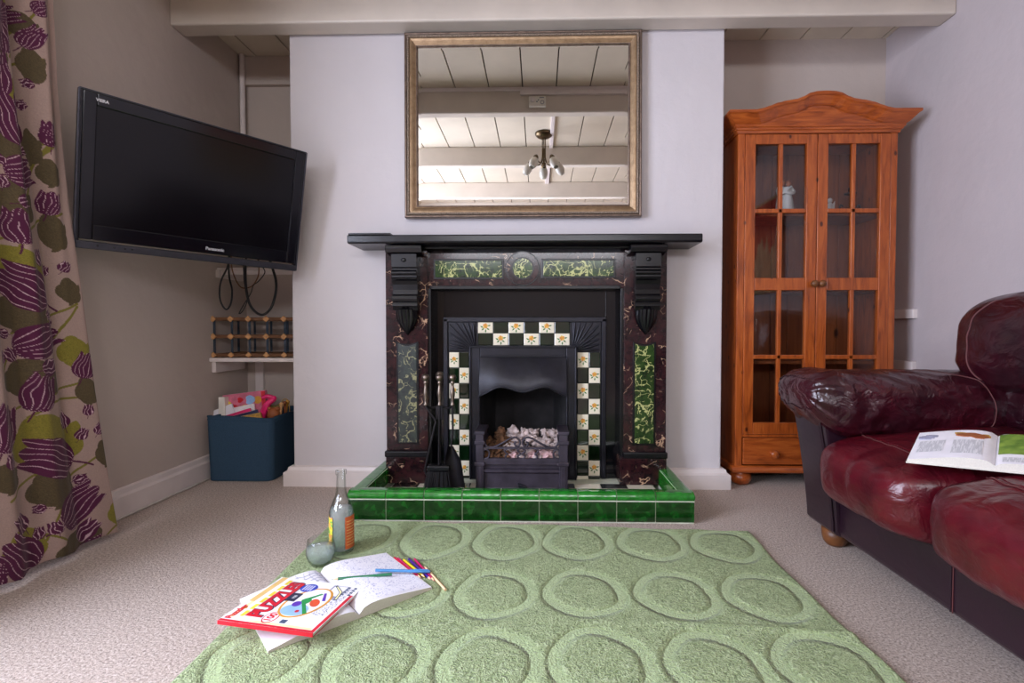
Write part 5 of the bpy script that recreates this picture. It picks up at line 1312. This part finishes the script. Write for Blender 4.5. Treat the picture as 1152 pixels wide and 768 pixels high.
# pencils
def pencil(name, label, a, b, z, matl, group=None, r=.0038, pen=False, zb=None, wood=False):
    pa = atZ(a[0], a[1], z); pb = atZ(b[0], b[1], z if zb is None else zb); d = (pb - pa); L = d.length; d.normalize()
    t = thing(name, label, 'pen' if pen else 'pencil', pa, (0, 0, 0), group)
    if pen:
        MB().tube([pa, pa + d * (L * .62)], r, 0, 14).build('barrel', matl, t, .0008); c_ = MB().tube([pa + d * (L * .62), pa + d * (L * .985), pa + d * L], [r * 1.15, r * 1.15, r * .8], 0, 14).build('cap', matl, t)
        MB().box(*(0,) * 6) if False else None
        up = Vector((0, 0, 1)); MB().tube([pa + d * (L * .70) + up * r * 1.3, pa + d * (L * .96) + up * r * 1.3], .0012, 0, 6).build('clip', matl, c_)
        return t
    MB().tube([pa + d * .018, pb], r, 0, 6).build('barrel', matl, t)
    MB().tube([pa + d * .005, pa + d * .018], [.0012, r], 0, 10).build('sharpened_wood', 'pencil_wood', t)
    MB().tube([pa, pa + d * .0055], [.0003, .00125], 0, 8).build('lead', matl if not wood else 'pencil_pink', t)
    return t
zP = RZ + .0042
pencil('pencil', 'crimson pencil nearest the colouring book in the row of pencils', (471.4, 651.5), (443.7, 627.2), zP, 'pencil_red')
pencil('pencil', 'magenta pencil beside the crimson one in the row of pencils', (474, 650.5), (447.5, 627.8), zP, 'pencil_magenta')
pencil('pencil', 'yellow pencil in the row of pencils on the rug', (478.2, 649.3), (454.4, 629.7), zP, 'pencil_yellow')
pencil('pencil', 'purple pencil in the row of pencils, next to the yellow one', (485.5, 652.3), (460, 628.7), zP, 'pencil_purple')
pencil('pencil', 'magenta pencil on the hearth side of the purple one', (489, 653.5), (466.5, 628.7), zP, 'pencil_magenta')
pencil('pencil', 'pale pink and wooden pencil lying outermost in the row of pencils', (477, 636.5), (501.3, 663.2), zP, 'pencil_wood', wood=True)
pencil('felt_pen', 'light blue felt pen lying across the row of pencils', (422.3, 641.2), (484, 642.6), .045, 'pencil_blue', pen=True, zb=RZ + .0125, r=.0042)
pencil('pencil', 'dark green pencil lying on the colouring book page', (372.5, 651.5), (441, 645.6), .0435, 'pencil_green', zb=.0395, r=.0042)
# bottle
bc = atZ(384.5, 619.5, RZ); bxx, byy = bc.x, bc.y
bt = thing('glass_bottle', 'clear glass bottle of cloudy drink with an orange back label on the green rug', 'bottle', (bxx, byy, RZ))
R_ = .0385
outer = [(0, .006), (.026, .003), (.033, 0), (.0375, .004), (R_, .012), (R_, .122), (.0375, .136), (.033, .152), (.026, .168), (.0195, .182), (.0165, .195), (.0148, .215), (.0138, .248), (.0138, .252), (.0168, .2535), (.0172, .262), (.0168, .2665), (.0135, .268)]
inner = [(.0115, .2675), (.0115, .215), (.0135, .195), (.0165, .183), (.023, .168), (.030, .152), (.0348, .136), (.0358, .122), (.0358, .014), (.031, .009), (0, .011)]
MB().lathe(outer + inner, (bxx, byy, RZ), n=40).build('glass', 'clear_glass', bt)
MB().lathe([(0, .0114), (.0305, .0096), (.0354, .0145), (.0354, .122), (.0344, .136), (.0322, .144), (0, .144)], (bxx, byy, RZ), n=40).build('drink', 'cloudy_drink', bt)
def label(name, matl, a0, a1, z0, z1, parent):
    MB().grid(lambda u, v: (bxx + (R_ + .0006) * math.cos(a0 + (a1 - a0) * u), byy + (R_ + .0006) * math.sin(a0 + (a1 - a0) * u), RZ + z0 + (z1 - z0) * v), 20, 8).build(name, matl, parent)
label('back_label', 'label_orange', D(-52), D(26), .018, .122, bt); label('front_label', 'label_fruit', D(-196), D(-113), .03, .122, bt)
m = MB()
for i in range(9): m.grid(lambda u, v, i=i: (bxx + (R_ + .001) * math.cos(D(-46) + D(60 - 9 * (i % 3)) * u), byy + (R_ + .001) * math.sin(D(-46) + D(60 - 9 * (i % 3)) * u), RZ + .03 + i * .0095 + .002 * v), 14, 1)
m.build('label_lines', 'ink_tan', bt)
# tumbler
gc = atZ(361, 634, RZ)
gl = thing('drinking_glass', 'rounded tumbler half full of cloudy drink in front of the bottle', 'glass', (gc.x, gc.y, RZ))
MB().lathe([(0, .003), (.02, 0), (.028, .003), (.037, .016), (.0425, .034), (.043, .046), (.041, .062), (.038, .078), (.0372, .079), (.0366, .078), (.0394, .062), (.0414, .046), (.0408, .034), (.0352, .017), (.026, .007), (0, .0075)], (gc.x, gc.y, RZ), n=40).build('glass', 'clear_glass', gl)
MB().lathe([(0, .0078), (.0258, .0074), (.0348, .0172), (.0404, .034), (.041, .046), (.0402, .054), (0, .054)], (gc.x, gc.y, RZ), n=40).build('drink', 'cloudy_drink', gl)

# ================================================================ LIGHT AND CAMERA
def area(name, loc, rot, sx, sy, power, col):
    l = bpy.data.lights.new(name, 'AREA'); l.shape = 'RECTANGLE'; l.size = sx; l.size_y = sy; l.energy = power; l.color = col
    o = bpy.data.objects.new(name, l); COL.objects.link(o); o.location = loc; o.rotation_euler = rot; return o
area('window_daylight', (XL - .20, (WY0 + WY1) / 2, (WZ0 + WZ1) / 2 + .05), (0, D(-90), 0), WZ1 - WZ0, WY1 - WY0, 172, (.80, .84, 1.0))
area('rear_fill_light', ((RX0 + RX1) / 2, YF - .2, (RZ0 + RZ1) / 2), (D(90), 0, 0), RX1 - RX0, RZ1 - RZ0, 62, (.98, .97, 1.0))  # added fill lamp shining through the invented rear window, lifts the shadows
wd = bpy.data.worlds.new('sky'); wd.use_nodes = True; bg = wd.node_tree.nodes['Background']; bg.inputs[0].default_value = (.75, .82, 1, 1); bg.inputs[1].default_value = .8
S.world = wd
cd = bpy.data.cameras.new('camera'); cam = bpy.data.objects.new('camera', cd); COL.objects.link(cam)
cam.location = CAM; cam.rotation_euler = (PI / 2 + PITCH, 0, YAW)
cd.sensor_width = 36; cd.lens = FPX / 1152 * 36; cd.shift_x = -(PX - 576) / 1152; cd.clip_start = .02
S.camera = cam
S.view_settings.view_transform = 'Standard'; S.view_settings.look = 'None'; S.view_settings.gamma = 1; S.view_settings.exposure = 0.16
S.view_settings.use_curve_mapping = False
S.cycles.max_bounces = 12; S.cycles.diffuse_bounces = 6; S.cycles.transparent_max_bounces = 16; S.cycles.sample_clamp_indirect = 6
S.cycles.caustics_reflective = False; S.cycles.caustics_refractive = False
